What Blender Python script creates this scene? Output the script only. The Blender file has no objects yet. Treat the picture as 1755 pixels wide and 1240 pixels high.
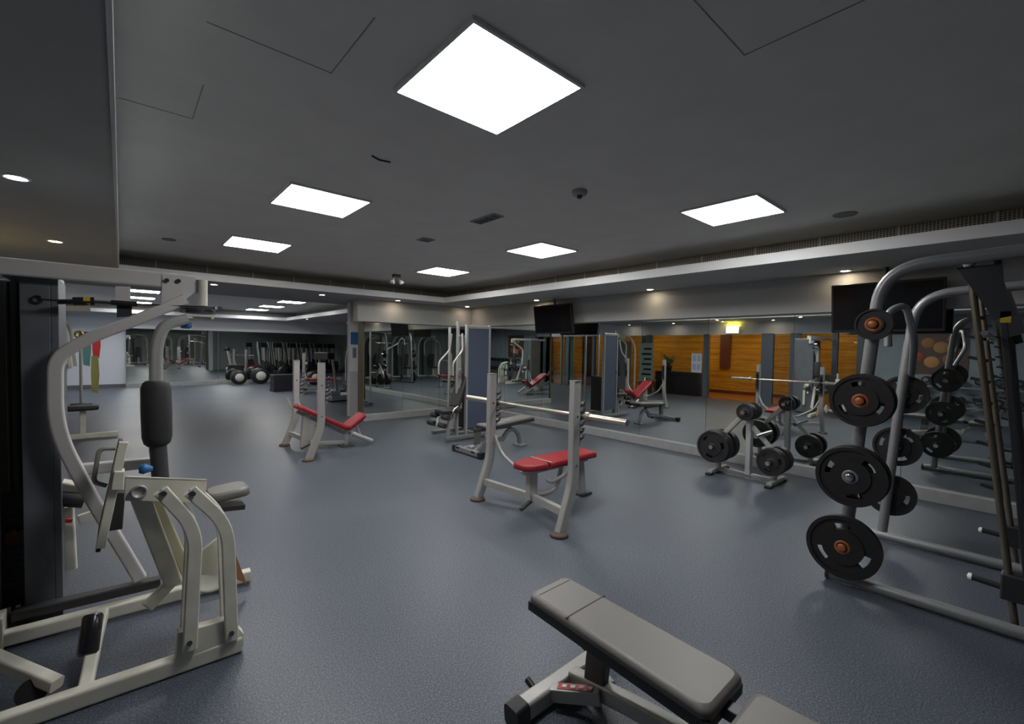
import bpy, math, random
from mathutils import Vector, Matrix
random.seed(7)
S = bpy.context.scene
COL = S.collection
PI = math.pi

# ------------------------------------------------------------------ camera
F_PX = 763.8                                   # focal length in pixels of the 1755-wide frame
YAW, PIT, ROL, CH = math.radians(41.26), math.radians(-1.8), math.radians(0.92), 1.5
fw = Vector((math.sin(YAW)*math.cos(PIT), math.cos(YAW)*math.cos(PIT), math.sin(PIT)))
rt0 = Vector((math.cos(YAW), -math.sin(YAW), 0)); up0 = rt0.cross(fw)
rt = rt0*math.cos(ROL) + up0*math.sin(ROL); up = -rt0*math.sin(ROL) + up0*math.cos(ROL)
CAMPOS = Vector((0, 0, CH))
cam_d = bpy.data.cameras.new('camera'); cam = bpy.data.objects.new('camera', cam_d); COL.objects.link(cam)
cam_d.sensor_width = 36; cam_d.lens = F_PX/1755*36; cam_d.clip_start = 0.05; cam_d.clip_end = 200
M = Matrix((rt, up, -fw)).transposed().to_4x4(); M.translation = CAMPOS; cam.matrix_world = M
S.camera = cam
def at(x, y, ax, v):
    """the world point that a photo pixel shows on the plane X/Y/Z = v"""
    d = (x-877.5)*rt - (y-620)*up + F_PX*fw
    i = 'XYZ'.index(ax); t = (v-CAMPOS[i])/d[i]
    return CAMPOS + d*t

# ------------------------------------------------------------------ world and exposure
w = bpy.data.worlds.new('world'); S.world = w; w.use_nodes = True
w.node_tree.nodes['Background'].inputs[0].default_value = (0.6, 0.7, 0.9, 1)
w.node_tree.nodes['Background'].inputs[1].default_value = 0.02
S.view_settings.view_transform = 'Standard'; S.view_settings.look = 'None'
S.view_settings.gamma = 1; S.view_settings.use_curve_mapping = False
S.view_settings.exposure = 0.68
PANEL_STRENGTH = 17.0
DOWN_STRENGTH = 45.0

# ------------------------------------------------------------------ materials
def mat(name, col, rough=0.5, metal=0.0, noise=0.0, nscale=60, bump=0.0, spec=0.5, emit=None, estr=0, col2=None, coat=0):
    m = bpy.data.materials.new(name); m.use_nodes = True
    nt = m.node_tree; b = nt.nodes['Principled BSDF']
    b.inputs['Base Color'].default_value = (*col, 1); b.inputs['Roughness'].default_value = rough
    b.inputs['Metallic'].default_value = metal; b.inputs['Specular IOR Level'].default_value = spec
    b.inputs['Coat Weight'].default_value = coat
    if emit: b.inputs['Emission Color'].default_value = (*emit, 1); b.inputs['Emission Strength'].default_value = estr
    if noise or bump or col2:
        tc = nt.nodes.new('ShaderNodeTexCoord'); n = nt.nodes.new('ShaderNodeTexNoise')
        n.inputs['Scale'].default_value = nscale; n.inputs['Detail'].default_value = 4
        nt.links.new(tc.outputs['Object'], n.inputs['Vector'])
        if noise or col2:
            r = nt.nodes.new('ShaderNodeValToRGB')
            a = col2 or tuple(c*(1-noise) for c in col)
            r.color_ramp.elements[0].position = 0.35; r.color_ramp.elements[1].position = 0.65
            r.color_ramp.elements[0].color = (*a, 1)
            r.color_ramp.elements[1].color = (*[min(1, c*(1+noise)) for c in col], 1)
            nt.links.new(n.outputs['Fac'], r.inputs['Fac']); nt.links.new(r.outputs['Color'], b.inputs['Base Color'])
        if bump:
            bp = nt.nodes.new('ShaderNodeBump'); bp.inputs['Strength'].default_value = bump; bp.inputs['Distance'].default_value = 0.002
            nt.links.new(n.outputs['Fac'], bp.inputs['Height']); nt.links.new(bp.outputs['Normal'], b.inputs['Normal'])
    return m

M_ = {}
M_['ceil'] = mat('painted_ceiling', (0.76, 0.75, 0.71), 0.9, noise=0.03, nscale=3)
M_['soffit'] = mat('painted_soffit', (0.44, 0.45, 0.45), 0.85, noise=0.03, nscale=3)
M_['trim'] = mat('white_trim', (0.70, 0.71, 0.72), 0.6)
M_['bulk'] = mat('bulkhead_paint', (0.42, 0.43, 0.43), 0.8)
M_['wallw'] = mat('white_wall', (0.62, 0.65, 0.72), 0.7)
M_['wallg'] = mat('grey_wall', (0.30, 0.33, 0.34), 0.6, noise=0.05, nscale=4)
M_['ledge'] = mat('ledge_grey', (0.30, 0.31, 0.31), 0.55, noise=0.06, nscale=8)
M_['black'] = mat('black_plastic', (0.012, 0.012, 0.014), 0.4)
M_['rubber'] = mat('black_rubber', (0.016, 0.015, 0.017), 0.5, bump=0.2, nscale=200)
M_['platered'] = mat('plate_hub_orange', (0.45, 0.15, 0.06), 0.4, 0.3)
M_['screen'] = mat('tv_screen', (0.006, 0.006, 0.008), 0.15)
M_['silver'] = mat('silver_powder_coat', (0.42, 0.42, 0.41), 0.42, 0.35, noise=0.03, nscale=30)
M_['grey'] = mat('grey_powder_coat', (0.27, 0.275, 0.29), 0.38, 0.4)
M_['dgrey'] = mat('dark_grey_metal', (0.05, 0.052, 0.06), 0.4, 0.4)
M_['white'] = mat('cream_powder_coat', (0.64, 0.63, 0.55), 0.45, 0.0, noise=0.06, nscale=12)
M_['chrome'] = mat('chrome', (0.75, 0.75, 0.75), 0.16, 1.0)
M_['steel'] = mat('worn_steel', (0.62, 0.57, 0.50), 0.32, 0.9)
M_['red'] = mat('red_vinyl', (0.30, 0.014, 0.022), 0.42, bump=0.15, nscale=150)
M_['seam'] = mat('pale_seam', (0.50, 0.30, 0.28), 0.5)
M_['pad'] = mat('grey_vinyl', (0.17, 0.162, 0.155), 0.42, bump=0.2, nscale=300)
M_['padside'] = mat('dark_vinyl_and_side_shade', (0.035, 0.034, 0.036), 0.5)  # dark vinyl of its own, also the painted shade on bench pad sides
M_['foam'] = mat('black_foam', (0.03, 0.029, 0.033), 0.75, bump=0.4, nscale=120)
M_['shroud'] = mat('blue_grey_shroud', (0.075, 0.095, 0.15), 0.5)
M_['shroud2'] = mat('dark_slate_shroud', (0.115, 0.125, 0.14), 0.45, noise=0.08, nscale=5)
M_['stack'] = mat('weight_stack', (0.02, 0.02, 0.022), 0.5)
M_['blue'] = mat('blue_knob', (0.02, 0.16, 0.40), 0.4)
M_['redl'] = mat('red_label', (0.5, 0.03, 0.03), 0.5)
M_['whl'] = mat('white_label', (0.75, 0.75, 0.74), 0.5)
M_['bluel'] = mat('blue_poster', (0.05, 0.20, 0.50), 0.5)
M_['yellow'] = mat('yellow_label', (0.55, 0.42, 0.04), 0.5)
M_['orange'] = mat('orange_paint', (0.70, 0.22, 0.015), 0.6)
M_['teal'] = mat('teal_panel', (0.10, 0.25, 0.25), 0.6)
M_['post'] = mat('slate_post', (0.10, 0.125, 0.16), 0.4, 0.2)
M_['green'] = mat('leaf_green', (0.09, 0.17, 0.03), 0.6, noise=0.4, nscale=20)
M_['brown'] = mat('brown_door', (0.12, 0.025, 0.012), 0.5)
M_['panel'] = mat('light_diffuser', (0.9, 0.9, 0.9), 0.5, emit=(1.0, 0.985, 0.96), estr=PANEL_STRENGTH)
M_['down'] = mat('downlight_lamp', (0.9, 0.9, 0.9), 0.5, emit=(1.0, 0.80, 0.55), estr=DOWN_STRENGTH)
M_['downw'] = mat('cool_downlight_lamp', (0.9, 0.9, 0.9), 0.5, emit=(0.75, 0.92, 1.0), estr=DOWN_STRENGTH)
M_['exit'] = mat('lit_sign', (0.9, 0.9, 0.5), 0.5, emit=(1.0, 0.9, 0.35), estr=5)
M_['warm'] = mat('warm_corridor_lamp', (0.9, 0.9, 0.9), 0.5, emit=(1.0, 0.80, 0.42), estr=13)

def floor_mat():
    m = bpy.data.materials.new('speckled_rubber_floor'); m.use_nodes = True; nt = m.node_tree; b = nt.nodes['Principled BSDF']
    tc = nt.nodes.new('ShaderNodeTexCoord')
    n1 = nt.nodes.new('ShaderNodeTexNoise'); n1.inputs['Scale'].default_value = 130; n1.inputs['Detail'].default_value = 3
    n2 = nt.nodes.new('ShaderNodeTexNoise'); n2.inputs['Scale'].default_value = 0.8; n2.inputs['Detail'].default_value = 5
    nt.links.new(tc.outputs['Object'], n1.inputs['Vector']); nt.links.new(tc.outputs['Object'], n2.inputs['Vector'])
    r1 = nt.nodes.new('ShaderNodeValToRGB')
    r1.color_ramp.elements[0].position = 0.36; r1.color_ramp.elements[0].color = (0.040, 0.050, 0.072, 1)
    r1.color_ramp.elements[1].position = 0.68; r1.color_ramp.elements[1].color = (0.165, 0.185, 0.225, 1)
    e = r1.color_ramp.elements.new(0.52); e.color = (0.078, 0.092, 0.122, 1)
    nt.links.new(n1.outputs['Fac'], r1.inputs['Fac'])
    mx = nt.nodes.new('ShaderNodeMixRGB'); mx.blend_type = 'MULTIPLY'; mx.inputs[0].default_value = 1
    r2 = nt.nodes.new('ShaderNodeValToRGB')
    r2.color_ramp.elements[0].position = 0.3; r2.color_ramp.elements[0].color = (0.86, 0.86, 0.86, 1)
    r2.color_ramp.elements[1].position = 0.7; r2.color_ramp.elements[1].color = (1.08, 1.08, 1.05, 1)
    nt.links.new(n2.outputs['Fac'], r2.inputs['Fac'])
    nt.links.new(r1.outputs['Color'], mx.inputs[1]); nt.links.new(r2.outputs['Color'], mx.inputs[2])
    nt.links.new(mx.outputs[0], b.inputs['Base Color'])
    mr = nt.nodes.new('ShaderNodeMapRange'); mr.inputs['To Min'].default_value = 0.36; mr.inputs['To Max'].default_value = 0.52
    nt.links.new(n2.outputs['Fac'], mr.inputs['Value']); nt.links.new(mr.outputs[0], b.inputs['Roughness'])
    bp = nt.nodes.new('ShaderNodeBump'); bp.inputs['Strength'].default_value = 0.2; bp.inputs['Distance'].default_value = 0.0015
    nt.links.new(n1.outputs['Fac'], bp.inputs['Height']); nt.links.new(bp.outputs['Normal'], b.inputs['Normal'])
    return m
M_['floor'] = floor_mat()

def mirror_mat():
    m = bpy.data.materials.new('mirror_glass'); m.use_nodes = True; b = m.node_tree.nodes['Principled BSDF']
    b.inputs['Base Color'].default_value = (0.78, 0.82, 0.80, 1); b.inputs['Metallic'].default_value = 1; b.inputs['Roughness'].default_value = 0.012
    return m
M_['mirror'] = mirror_mat()

def glass_mat():
    m = bpy.data.materials.new('partition_glass'); m.use_nodes = True; nt = m.node_tree
    for n in list(nt.nodes): nt.nodes.remove(n)
    o = nt.nodes.new('ShaderNodeOutputMaterial'); mx = nt.nodes.new('ShaderNodeMixShader')
    t = nt.nodes.new('ShaderNodeBsdfTransparent'); g = nt.nodes.new('ShaderNodeBsdfGlossy'); g.inputs['Roughness'].default_value = 0.03
    fr = nt.nodes.new('ShaderNodeFresnel'); fr.inputs[0].default_value = 1.45
    t.inputs[0].default_value = (0.9, 0.93, 0.92, 1)
    nt.links.new(fr.outputs[0], mx.inputs[0]); nt.links.new(t.outputs[0], mx.inputs[1]); nt.links.new(g.outputs[0], mx.inputs[2]); nt.links.new(mx.outputs[0], o.inputs[0])
    return m
M_['glass'] = glass_mat()

def wood_mat():
    m = bpy.data.materials.new('orange_wood_panelling'); m.use_nodes = True; nt = m.node_tree; b = nt.nodes['Principled BSDF']
    tc = nt.nodes.new('ShaderNodeTexCoord'); mp = nt.nodes.new('ShaderNodeMapping'); mp.inputs['Scale'].default_value = (1, 0.35, 4)
    n = nt.nodes.new('ShaderNodeTexNoise'); n.inputs['Scale'].default_value = 5; n.inputs['Detail'].default_value = 6
    nt.links.new(tc.outputs['Object'], mp.inputs['Vector']); nt.links.new(mp.outputs[0], n.inputs['Vector'])
    r = nt.nodes.new('ShaderNodeValToRGB')
    r.color_ramp.elements[0].position = 0.3; r.color_ramp.elements[0].color = (0.38, 0.15, 0.008, 1)
    r.color_ramp.elements[1].position = 0.7; r.color_ramp.elements[1].color = (0.62, 0.30, 0.025, 1)
    nt.links.new(n.outputs['Fac'], r.inputs['Fac'])
    sp = nt.nodes.new('ShaderNodeSeparateXYZ'); nt.links.new(tc.outputs['Object'], sp.inputs[0])
    f = nt.nodes.new('ShaderNodeMath'); f.operation = 'MULTIPLY'; f.inputs[1].default_value = 5; nt.links.new(sp.outputs['Z'], f.inputs[0])
    g = nt.nodes.new('ShaderNodeMath'); g.operation = 'FRACT'; nt.links.new(f.outputs[0], g.inputs[0])
    h = nt.nodes.new('ShaderNodeMath'); h.operation = 'GREATER_THAN'; h.inputs[1].default_value = 0.06; nt.links.new(g.outputs[0], h.inputs[0])
    mx = nt.nodes.new('ShaderNodeMixRGB'); mx.inputs[1].default_value = (0.16, 0.04, 0.004, 1)
    nt.links.new(h.outputs[0], mx.inputs[0]); nt.links.new(r.outputs[0], mx.inputs[2]); nt.links.new(mx.outputs[0], b.inputs['Base Color'])
    b.inputs['Roughness'].default_value = 0.4
    return m
M_['wood'] = wood_mat()

def grille_mat():
    m = bpy.data.materials.new('vent_grille'); m.use_nodes = True; nt = m.node_tree; b = nt.nodes['Principled BSDF']
    tc = nt.nodes.new('ShaderNodeTexCoord'); sp = nt.nodes.new('ShaderNodeSeparateXYZ'); nt.links.new(tc.outputs['Object'], sp.inputs[0])
    ad = nt.nodes.new('ShaderNodeMath'); ad.operation = 'ADD'; nt.links.new(sp.outputs['X'], ad.inputs[0]); nt.links.new(sp.outputs['Y'], ad.inputs[1])
    def stripe(sock, k, th):
        f = nt.nodes.new('ShaderNodeMath'); f.operation = 'MULTIPLY'; f.inputs[1].default_value = k; nt.links.new(sock, f.inputs[0])
        g = nt.nodes.new('ShaderNodeMath'); g.operation = 'FRACT'; nt.links.new(f.outputs[0], g.inputs[0])
        h = nt.nodes.new('ShaderNodeMath'); h.operation = 'LESS_THAN'; h.inputs[1].default_value = th; nt.links.new(g.outputs[0], h.inputs[0]); return h.outputs[0]
    a = stripe(ad.outputs[0], 40, 0.3); c = stripe(sp.outputs['Z'], 55, 0.35); d = stripe(ad.outputs[0], 1.6, 0.03)
    m1 = nt.nodes.new('ShaderNodeMath'); m1.operation = 'MAXIMUM'; nt.links.new(a, m1.inputs[0]); nt.links.new(c, m1.inputs[1])
    m2 = nt.nodes.new('ShaderNodeMixRGB'); m2.inputs[1].default_value = (0.10, 0.095, 0.085, 1); m2.inputs[2].default_value = (0.70, 0.66, 0.58, 1); nt.links.new(m1.outputs[0], m2.inputs[0])
    m3 = nt.nodes.new('ShaderNodeMixRGB'); m3.inputs[2].default_value = (0.85, 0.85, 0.85, 1); nt.links.new(d, m3.inputs[0]); nt.links.new(m2.outputs[0], m3.inputs[1])
    nt.links.new(m3.outputs[0], b.inputs['Base Color']); b.inputs['Roughness'].default_value = 0.6
    return m
M_['grille'] = grille_mat()

# ------------------------------------------------------------------ mesh helpers
V = Vector
class MB:
    def __init__(s): s.v = []; s.f = []; s.sm = []
    def add(s, vs, fs, smooth=False):
        n = len(s.v); s.v += [tuple(p) for p in vs]; s.f += [tuple(i+n for i in f) for f in fs]; s.sm += [smooth]*len(fs); return s
    def box(s, x0, x1, y0, y1, z0, z1):
        return s.add([(x, y, z) for z in (z0, z1) for y in (y0, y1) for x in (x0, x1)],
                     [(0, 2, 3, 1), (4, 5, 7, 6), (0, 1, 5, 4), (2, 6, 7, 3), (0, 4, 6, 2), (1, 3, 7, 5)])
    def bar(s, a, b, wd, h, upv=(0, 0, 1)):
        a, b = V(a), V(b); d = (b-a).normalized(); u = V(upv)
        if abs(d.dot(u)) > 0.98: u = V((1, 0, 0))
        r = d.cross(u).normalized(); u = r.cross(d).normalized()
        vs = [p + r*sx*wd/2 + u*sz*h/2 for p in (a, b) for sx, sz in ((-1, -1), (1, -1), (1, 1), (-1, 1))]
        return s.add(vs, [(0, 1, 2, 3), (7, 6, 5, 4), (0, 4, 5, 1), (1, 5, 6, 2), (2, 6, 7, 3), (3, 7, 4, 0)])
    def sweep(s, pts, prof, upv=None, smooth=False, cap=True):
        pts = [V(p) for p in pts]; n = len(pts); k = len(prof); rings = []
        d0 = (pts[1]-pts[0]).normalized()
        u = V(upv) if upv else (V((0, 0, 1)) if abs(d0.z) < 0.9 else V((1, 0, 0)))
        for i in range(n):
            if i == 0: d = pts[1]-pts[0]
            elif i == n-1: d = pts[-1]-pts[-2]
            else: d = (pts[i]-pts[i-1]).normalized() + (pts[i+1]-pts[i]).normalized()
            d = d.normalized(); r = d.cross(u)
            if r.length < 1e-4: r = d.cross(V((1, 0, 0.01)))
            r.normalize(); uu = r.cross(d).normalized()
            if not upv: u = uu
            rings.append([pts[i] + r*px + uu*py for px, py in prof])
        vs = [p for r in rings for p in r]; fs = []
        for i in range(n-1):
            for j in range(k): fs.append((i*k+j, i*k+(j+1) % k, (i+1)*k+(j+1) % k, (i+1)*k+j))
        s.add(vs, fs, smooth)
        if cap: s.add([p for p in rings[0]], [tuple(range(k-1, -1, -1))]); s.add([p for p in rings[-1]], [tuple(range(k))])
        return s
    def tube(s, pts, r, seg=12, cap=True):
        return s.sweep(pts, [(math.cos(2*PI*i/seg)*r, math.sin(2*PI*i/seg)*r) for i in range(seg)], None, True, cap)
    def cyl(s, a, b, r, seg=20, r2=None):
        a, b = V(a), V(b); d = (b-a).normalized(); u = V((0, 0, 1)) if abs(d.z) < .9 else V((1, 0, 0))
        x = d.cross(u).normalized(); y = x.cross(d); r2 = r if r2 is None else r2
        A = [a + x*math.cos(2*PI*i/seg)*r + y*math.sin(2*PI*i/seg)*r for i in range(seg)]
        B = [b + x*math.cos(2*PI*i/seg)*r2 + y*math.sin(2*PI*i/seg)*r2 for i in range(seg)]
        s.add(A+B, [(i, (i+1) % seg, seg+(i+1) % seg, seg+i) for i in range(seg)], True)
        s.add(A, [tuple(range(seg-1, -1, -1))]); s.add(B, [tuple(range(seg))]); return s
    def lathe(s, a, axis, prof, seg=24):
        """prof: list of (distance along axis, radius)"""
        a = V(a); d = V(axis).normalized(); u = V((0, 0, 1)) if abs(d.z) < .9 else V((1, 0, 0))
        x = d.cross(u).normalized(); y = x.cross(d); vs = []; fs = []; k = len(prof)
        for i in range(seg):
            c, q = math.cos(2*PI*i/seg), math.sin(2*PI*i/seg)
            vs += [a + d*t + (x*c+y*q)*r for t, r in prof]
        for i in range(seg):
            j = (i+1) % seg
            fs += [(i*k+m, i*k+m+1, j*k+m+1, j*k+m) for m in range(k-1)]
        return s.add(vs, fs, True)
    def prism(s, poly, off):
        poly = [V(p) for p in poly]; off = V(off); n = len(poly)
        return s.add(poly + [p+off for p in poly], [tuple(range(n-1, -1, -1)), tuple(range(n, 2*n))] + [(i, (i+1) % n, n+(i+1) % n, n+i) for i in range(n)])
    def build(s, name, m, parent=None, bevel=0.0, seg=2):
        me = bpy.data.meshes.new(name); me.from_pydata(s.v, [], s.f); me.update()
        me.polygons.foreach_set('use_smooth', s.sm)
        import bmesh
        bm = bmesh.new(); bm.from_mesh(me); bmesh.ops.recalc_face_normals(bm, faces=bm.faces); bm.to_mesh(me); bm.free()
        me.materials.append(m); o = bpy.data.objects.new(name, me); COL.objects.link(o)
        if parent: o.parent = parent
        if bevel:
            b = o.modifiers.new('bevel', 'BEVEL'); b.width = bevel; b.segments = seg; b.limit_method = 'ANGLE'; b.angle_limit = math.radians(50)
        return o

def fillet(pts, r, n=5):
    """round the inner corners of a polyline"""
    pts = [V(p) for p in pts]; out = [pts[0]]
    for i in range(1, len(pts)-1):
        a, p, b = pts[i-1], pts[i], pts[i+1]
        da, db = (a-p), (b-p); rr = min(r, da.length*.45, db.length*.45)
        A = p + da.normalized()*rr; B = p + db.normalized()*rr
        for k in range(n+1):
            t = k/n; out.append(A*(1-t)**2 + p*2*t*(1-t) + B*t*t)
    out.append(pts[-1]); return out
def rect(w_, h_): return [(-w_/2, -h_/2), (w_/2, -h_/2), (w_/2, h_/2), (-w_/2, h_/2)]
def rrect(w_, h_, r, n=4):
    o = []
    for cx, cy, a0 in ((w_/2-r, h_/2-r, 0), (-w_/2+r, h_/2-r, 90), (-w_/2+r, -h_/2+r, 180), (w_/2-r, -h_/2+r, 270)):
        for k in range(n+1):
            a = math.radians(a0+90*k/n); o.append((cx+r*math.cos(a), cy+r*math.sin(a)))
    return o

def tag(o, label, cat, group=None, kind=None):
    o['label'] = label; o['category'] = cat
    if group: o['group'] = group
    if kind: o['kind'] = kind
    return o
def thing(name, label, cat, loc=(0, 0, 0), rotz=0, group=None):
    o = bpy.data.objects.new(name, None); o.empty_display_size = .1; COL.objects.link(o)
    o.location = loc; o.rotation_euler = (0, 0, rotz); return tag(o, label, cat, group)
def struct(name, mb, m, bevel=0, parent=None):
    o = mb.build(name, m, parent, bevel)
    if not parent: o['kind'] = 'structure'
    return o
def children_of(o): return [c for c in bpy.data.objects if c.parent == o]
def dup(root, loc, rotz=None, label=None, group=None):
    def cp(o, par):
        c = o.copy(); COL.objects.link(c); c.parent = par
        for ch in children_of(o): cp(ch, c)
        return c
    r = cp(root, None); r.location = loc
    if rotz is not None: r.rotation_euler = (0, 0, rotz)
    if label: r['label'] = label
    if group: r['group'] = group
    return r

# ================================================================== THE ROOM
XR, YB, YF = 6.25, 8.55, 19.5          # mirror wall, back wall of this bay, far wall of the next bay
XL, YN = -1.6, -3.2
ZC, ZS = 2.70, 2.40                    # coffer ceiling and lowered soffit
XE = 9.6
struct('floor', MB().box(-4.2, XE, YN, YF+.1, -0.1, 0), M_['floor'])
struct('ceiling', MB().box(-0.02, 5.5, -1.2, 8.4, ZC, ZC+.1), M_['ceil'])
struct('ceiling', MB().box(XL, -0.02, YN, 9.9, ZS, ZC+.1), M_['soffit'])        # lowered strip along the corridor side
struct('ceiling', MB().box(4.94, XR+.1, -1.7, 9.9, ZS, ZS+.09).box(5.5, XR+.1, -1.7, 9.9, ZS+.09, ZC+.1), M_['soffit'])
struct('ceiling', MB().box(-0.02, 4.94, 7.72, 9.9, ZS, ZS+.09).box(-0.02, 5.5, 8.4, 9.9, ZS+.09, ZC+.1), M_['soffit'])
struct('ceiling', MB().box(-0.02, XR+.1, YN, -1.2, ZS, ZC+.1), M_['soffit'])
struct('trim_1', MB().box(4.915, 4.94, -1.2, 7.72, ZS-.008, ZS+.095), M_['trim'])
struct('trim_2', MB().box(-0.02, 4.94, 7.695, 7.72, ZS-.008, ZS+.095), M_['trim'])
struct('trim_3', MB().box(-0.024, -0.010, -1.2, 7.695, ZS-.012, ZC), M_['trim'])
tag(MB().box(5.47, 5.5, -1.2, 8.37, ZS+.09, ZC-.005).build('vent_grille', M_['grille']), 'long slotted air vent grille above the white trim over the mirrored right wall', 'vent')
tag(MB().box(-0.02, 5.5, 8.37, 8.4, ZS+.09, ZC-.005).build('vent_grille', M_['grille']), 'long slotted air vent grille above the white trim on the far side of the bay', 'vent')
# second bay ceiling
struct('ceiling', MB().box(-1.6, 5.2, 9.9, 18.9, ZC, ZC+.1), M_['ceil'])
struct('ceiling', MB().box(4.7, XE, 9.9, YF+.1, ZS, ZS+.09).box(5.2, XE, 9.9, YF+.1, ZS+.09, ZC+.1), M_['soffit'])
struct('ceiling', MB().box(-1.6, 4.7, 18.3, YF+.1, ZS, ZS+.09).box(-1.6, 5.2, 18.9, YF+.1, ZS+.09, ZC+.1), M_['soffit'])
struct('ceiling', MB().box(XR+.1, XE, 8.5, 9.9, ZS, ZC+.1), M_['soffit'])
struct('trim_4', MB().box(4.67, 4.7, 9.9, 18.3, ZS-.01, ZS+.1), M_['trim'])
struct('trim_5', MB().box(-1.6, 4.7, 18.27, 18.3, ZS-.01, ZS+.1), M_['trim'])

# right wall: ledge, mirrors, bulkhead
struct('wall_right', MB().box(XR+.02, XR+.3, YN, 8.75, 0, ZC), M_['wallg'])
struct('baseboard_right', MB().box(XR-.06, XR+.02, -2.9, YB-.06, 0, .13), M_['ledge'], .006)
struct('wall_right', MB().box(6.08, XR+.02, YN, YB+.2, 1.97, ZS), M_['bulk'])
# back wall of the bay
struct('wall_back', MB().box(3.58, XR+.3, YB+.02, YB+.22, 0, ZS), M_['wallg'])
struct('baseboard_back', MB().box(3.58, XR-.0, YB-.06, YB+.02, 0, .13), M_['ledge'], .006)
struct('wall_back', MB().box(3.40, 6.08, 8.36, YB+.02, 1.97, ZS), M_['bulk'])
ys = [YB-.0, 7.35, 6.2, 5.1, 3.99, 2.92, 1.85, .8, -.25, -1.3, -2.9]
names = ['tall wall mirror in the far corner beside the back wall', 'tall wall mirror behind the cable tower', 'wall mirror below the small hung television',
 'wall mirror behind the grey adjustable bench', 'wall mirror just right of the raised barbell end', 'wall mirror with the bright orange doorway in it', 'wall mirror behind the weight plate tree',
 'wall mirror behind the left upright of the plate loaded rack', 'wall mirror behind the guide rods of the rack', 'nearest wall mirror at the right edge', 'wall mirror beyond the right edge of the view']
for i in range(len(ys)-1):
    if i == len(ys)-2: lab = names[9]
    else: lab = names[i]
    tag(MB().box(XR-.005, XR+.02, ys[i+1]+.003, ys[i]-.003, .13, 1.97).build('wall_mirror', M_['mirror']), lab, 'mirror', 'mirrors along the right wall')
xs = [3.605, 4.45, 5.35, XR-.01]
for i, lab in enumerate(['left mirror of the back wall beside the poster pillar', 'middle mirror of the back wall', 'right mirror of the back wall by the corner']):
    tag(MB().box(xs[i]+.003, xs[i+1]-.003, YB-.005, YB+.02, .13, 1.97).build('wall_mirror', M_['mirror']), lab, 'mirror', 'mirrors on the back wall')
# dark jamb and poster pillar at the end of the back wall
struct('trim_6', MB().box(3.575, 3.60, YB-.03, YB+.22, 0, 1.97), mat('bronze_jamb', (0.09, 0.08, 0.03), .5))
pil = thing('pillar', 'white pillar with a blue notice at the open end of the mirrored back wall', 'pillar', (3.70, 9.35, 0))
MB().box(-.09, .09, -.08, .08, 0, 2.40).build('shaft', mat('pillar_grey', (.62, .62, .66), .6), pil, .004)
MB().box(-.095, .095, -.09, -.08, .95, 1.95).build('white_board', mat('bright_white_board', (.9, .9, .93), .5), pil)
bp = MB().box(-.085, .085, -.094, -.09, 1.52, 1.78).build('blue_notice', M_['bluel'], pil); bp['label'] = 'blue notice'
MB().box(-.04, .04, -.094, -.09, 1.24, 1.45).build('small_notice', mat('notice_grey', (.2, .27, .36), .5), pil)
MB().box(-.10, .10, -.10, .09, 1.95, 2.0).build('cap', M_['trim'], pil)

# far wall of the next bay
struct('wall_far', MB().box(-1.7, XE, YF+.02, YF+.2, 0, ZC), M_['wallw'])
struct('baseboard_far', MB().box(-1.6, .1, YF-.02, YF+.02, 0, .11), mat('dark_skirting', (.12, .12, .13), .6))
struct('baseboard_far', MB().box(2.68, XE, YF-.06, YF+.02, 0, .13), M_['ledge'])
struct('baseboard_far', MB().box(.1, 2.68, YF-.20, YF+.02, 0, .13), M_['ledge'])
struct('wall_far', MB().box(.1, XE, YF-.24, YF+.02, 1.95, ZS), mat('brightened_bulkhead_paint', (.82, .82, .84), .7))  # bulkhead paint lightened, extra far-bay brightness put into the colour
tag(MB().box(.12, 2.66, YF-.16, YF-.13, .13, 1.95).build('wall_mirror', M_['mirror']), 'farthest mirror, standing forward next to the white wall', 'mirror', 'mirrors on the far wall')
tag(MB().box(2.70, 6.0, YF-.01, YF+.02, .13, 1.95).build('wall_mirror', M_['mirror']), 'wide far mirror seen between the roller pad and the red incline bench', 'mirror', 'mirrors on the far wall')
tag(MB().box(6.0, XE-.1, YF-.01, YF+.02, .13, 1.95).build('wall_mirror', M_['mirror']), 'far mirror hidden behind the white poster pillar', 'mirror', 'mirrors on the far wall')
struct('wall_far', MB().box(XE-.1, XE, YB+.2, YF+.1, 0, ZC), M_['wallg'])
struct('wall_back', MB().box(XR+.3, XE, YB+.02, YB+.22, 0, ZC), M_['wallg'])
struct('wall_near', MB().box(-4.2, XR+.3, YN-.1, YN, 0, ZC), M_['wallg'])

# left side: glazed partition onto the orange corridor
struct('wall_left', MB().box(XL-.12, XL, 16.5, YF+.1, 0, ZC), M_['wallw'])
struct('wall_left', MB().box(XL-.1, XL, YN, 2.7, 0, ZC), mat('pale_blue_wall', (.26, .31, .36), .6, noise=.05, nscale=3))
struct('wall_left', MB().box(XL-.1, XL, 2.7, 16.5, 2.02, ZC), M_['wallw'])
struct('wall_left', MB().box(-3.9, -3.7, YN, 16.5, 0, ZC), M_['wood'])
struct('wall_left', MB().box(-3.7, XL-.1, 16.3, 16.5, 0, ZC), M_['wood'])
struct('ceiling', MB().box(-3.9, XL-.1, YN, 16.3, ZS, ZC), M_['ceil'])
struct('floor', MB().box(-3.7, XL-.02, 2.7, 16.3, 0, .012), mat('corridor_wood_floor', (.30, .11, .02), .3))
for k, (y0, y1) in enumerate(((2.62, 2.74), (3.15, 3.27), (4.0, 4.25), (4.68, 5.0), (6.55, 6.72), (8.60, 8.80), (9.9, 10.05), (11.1, 11.22), (12.45, 12.6), (13.7, 13.82), (15.0, 15.15), (16.4, 16.55))):
    struct('trim_%d' % (30+k), MB().box(XL-.08, XL+.03, y0, y1, 0, 2.04), M_['post'])
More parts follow.
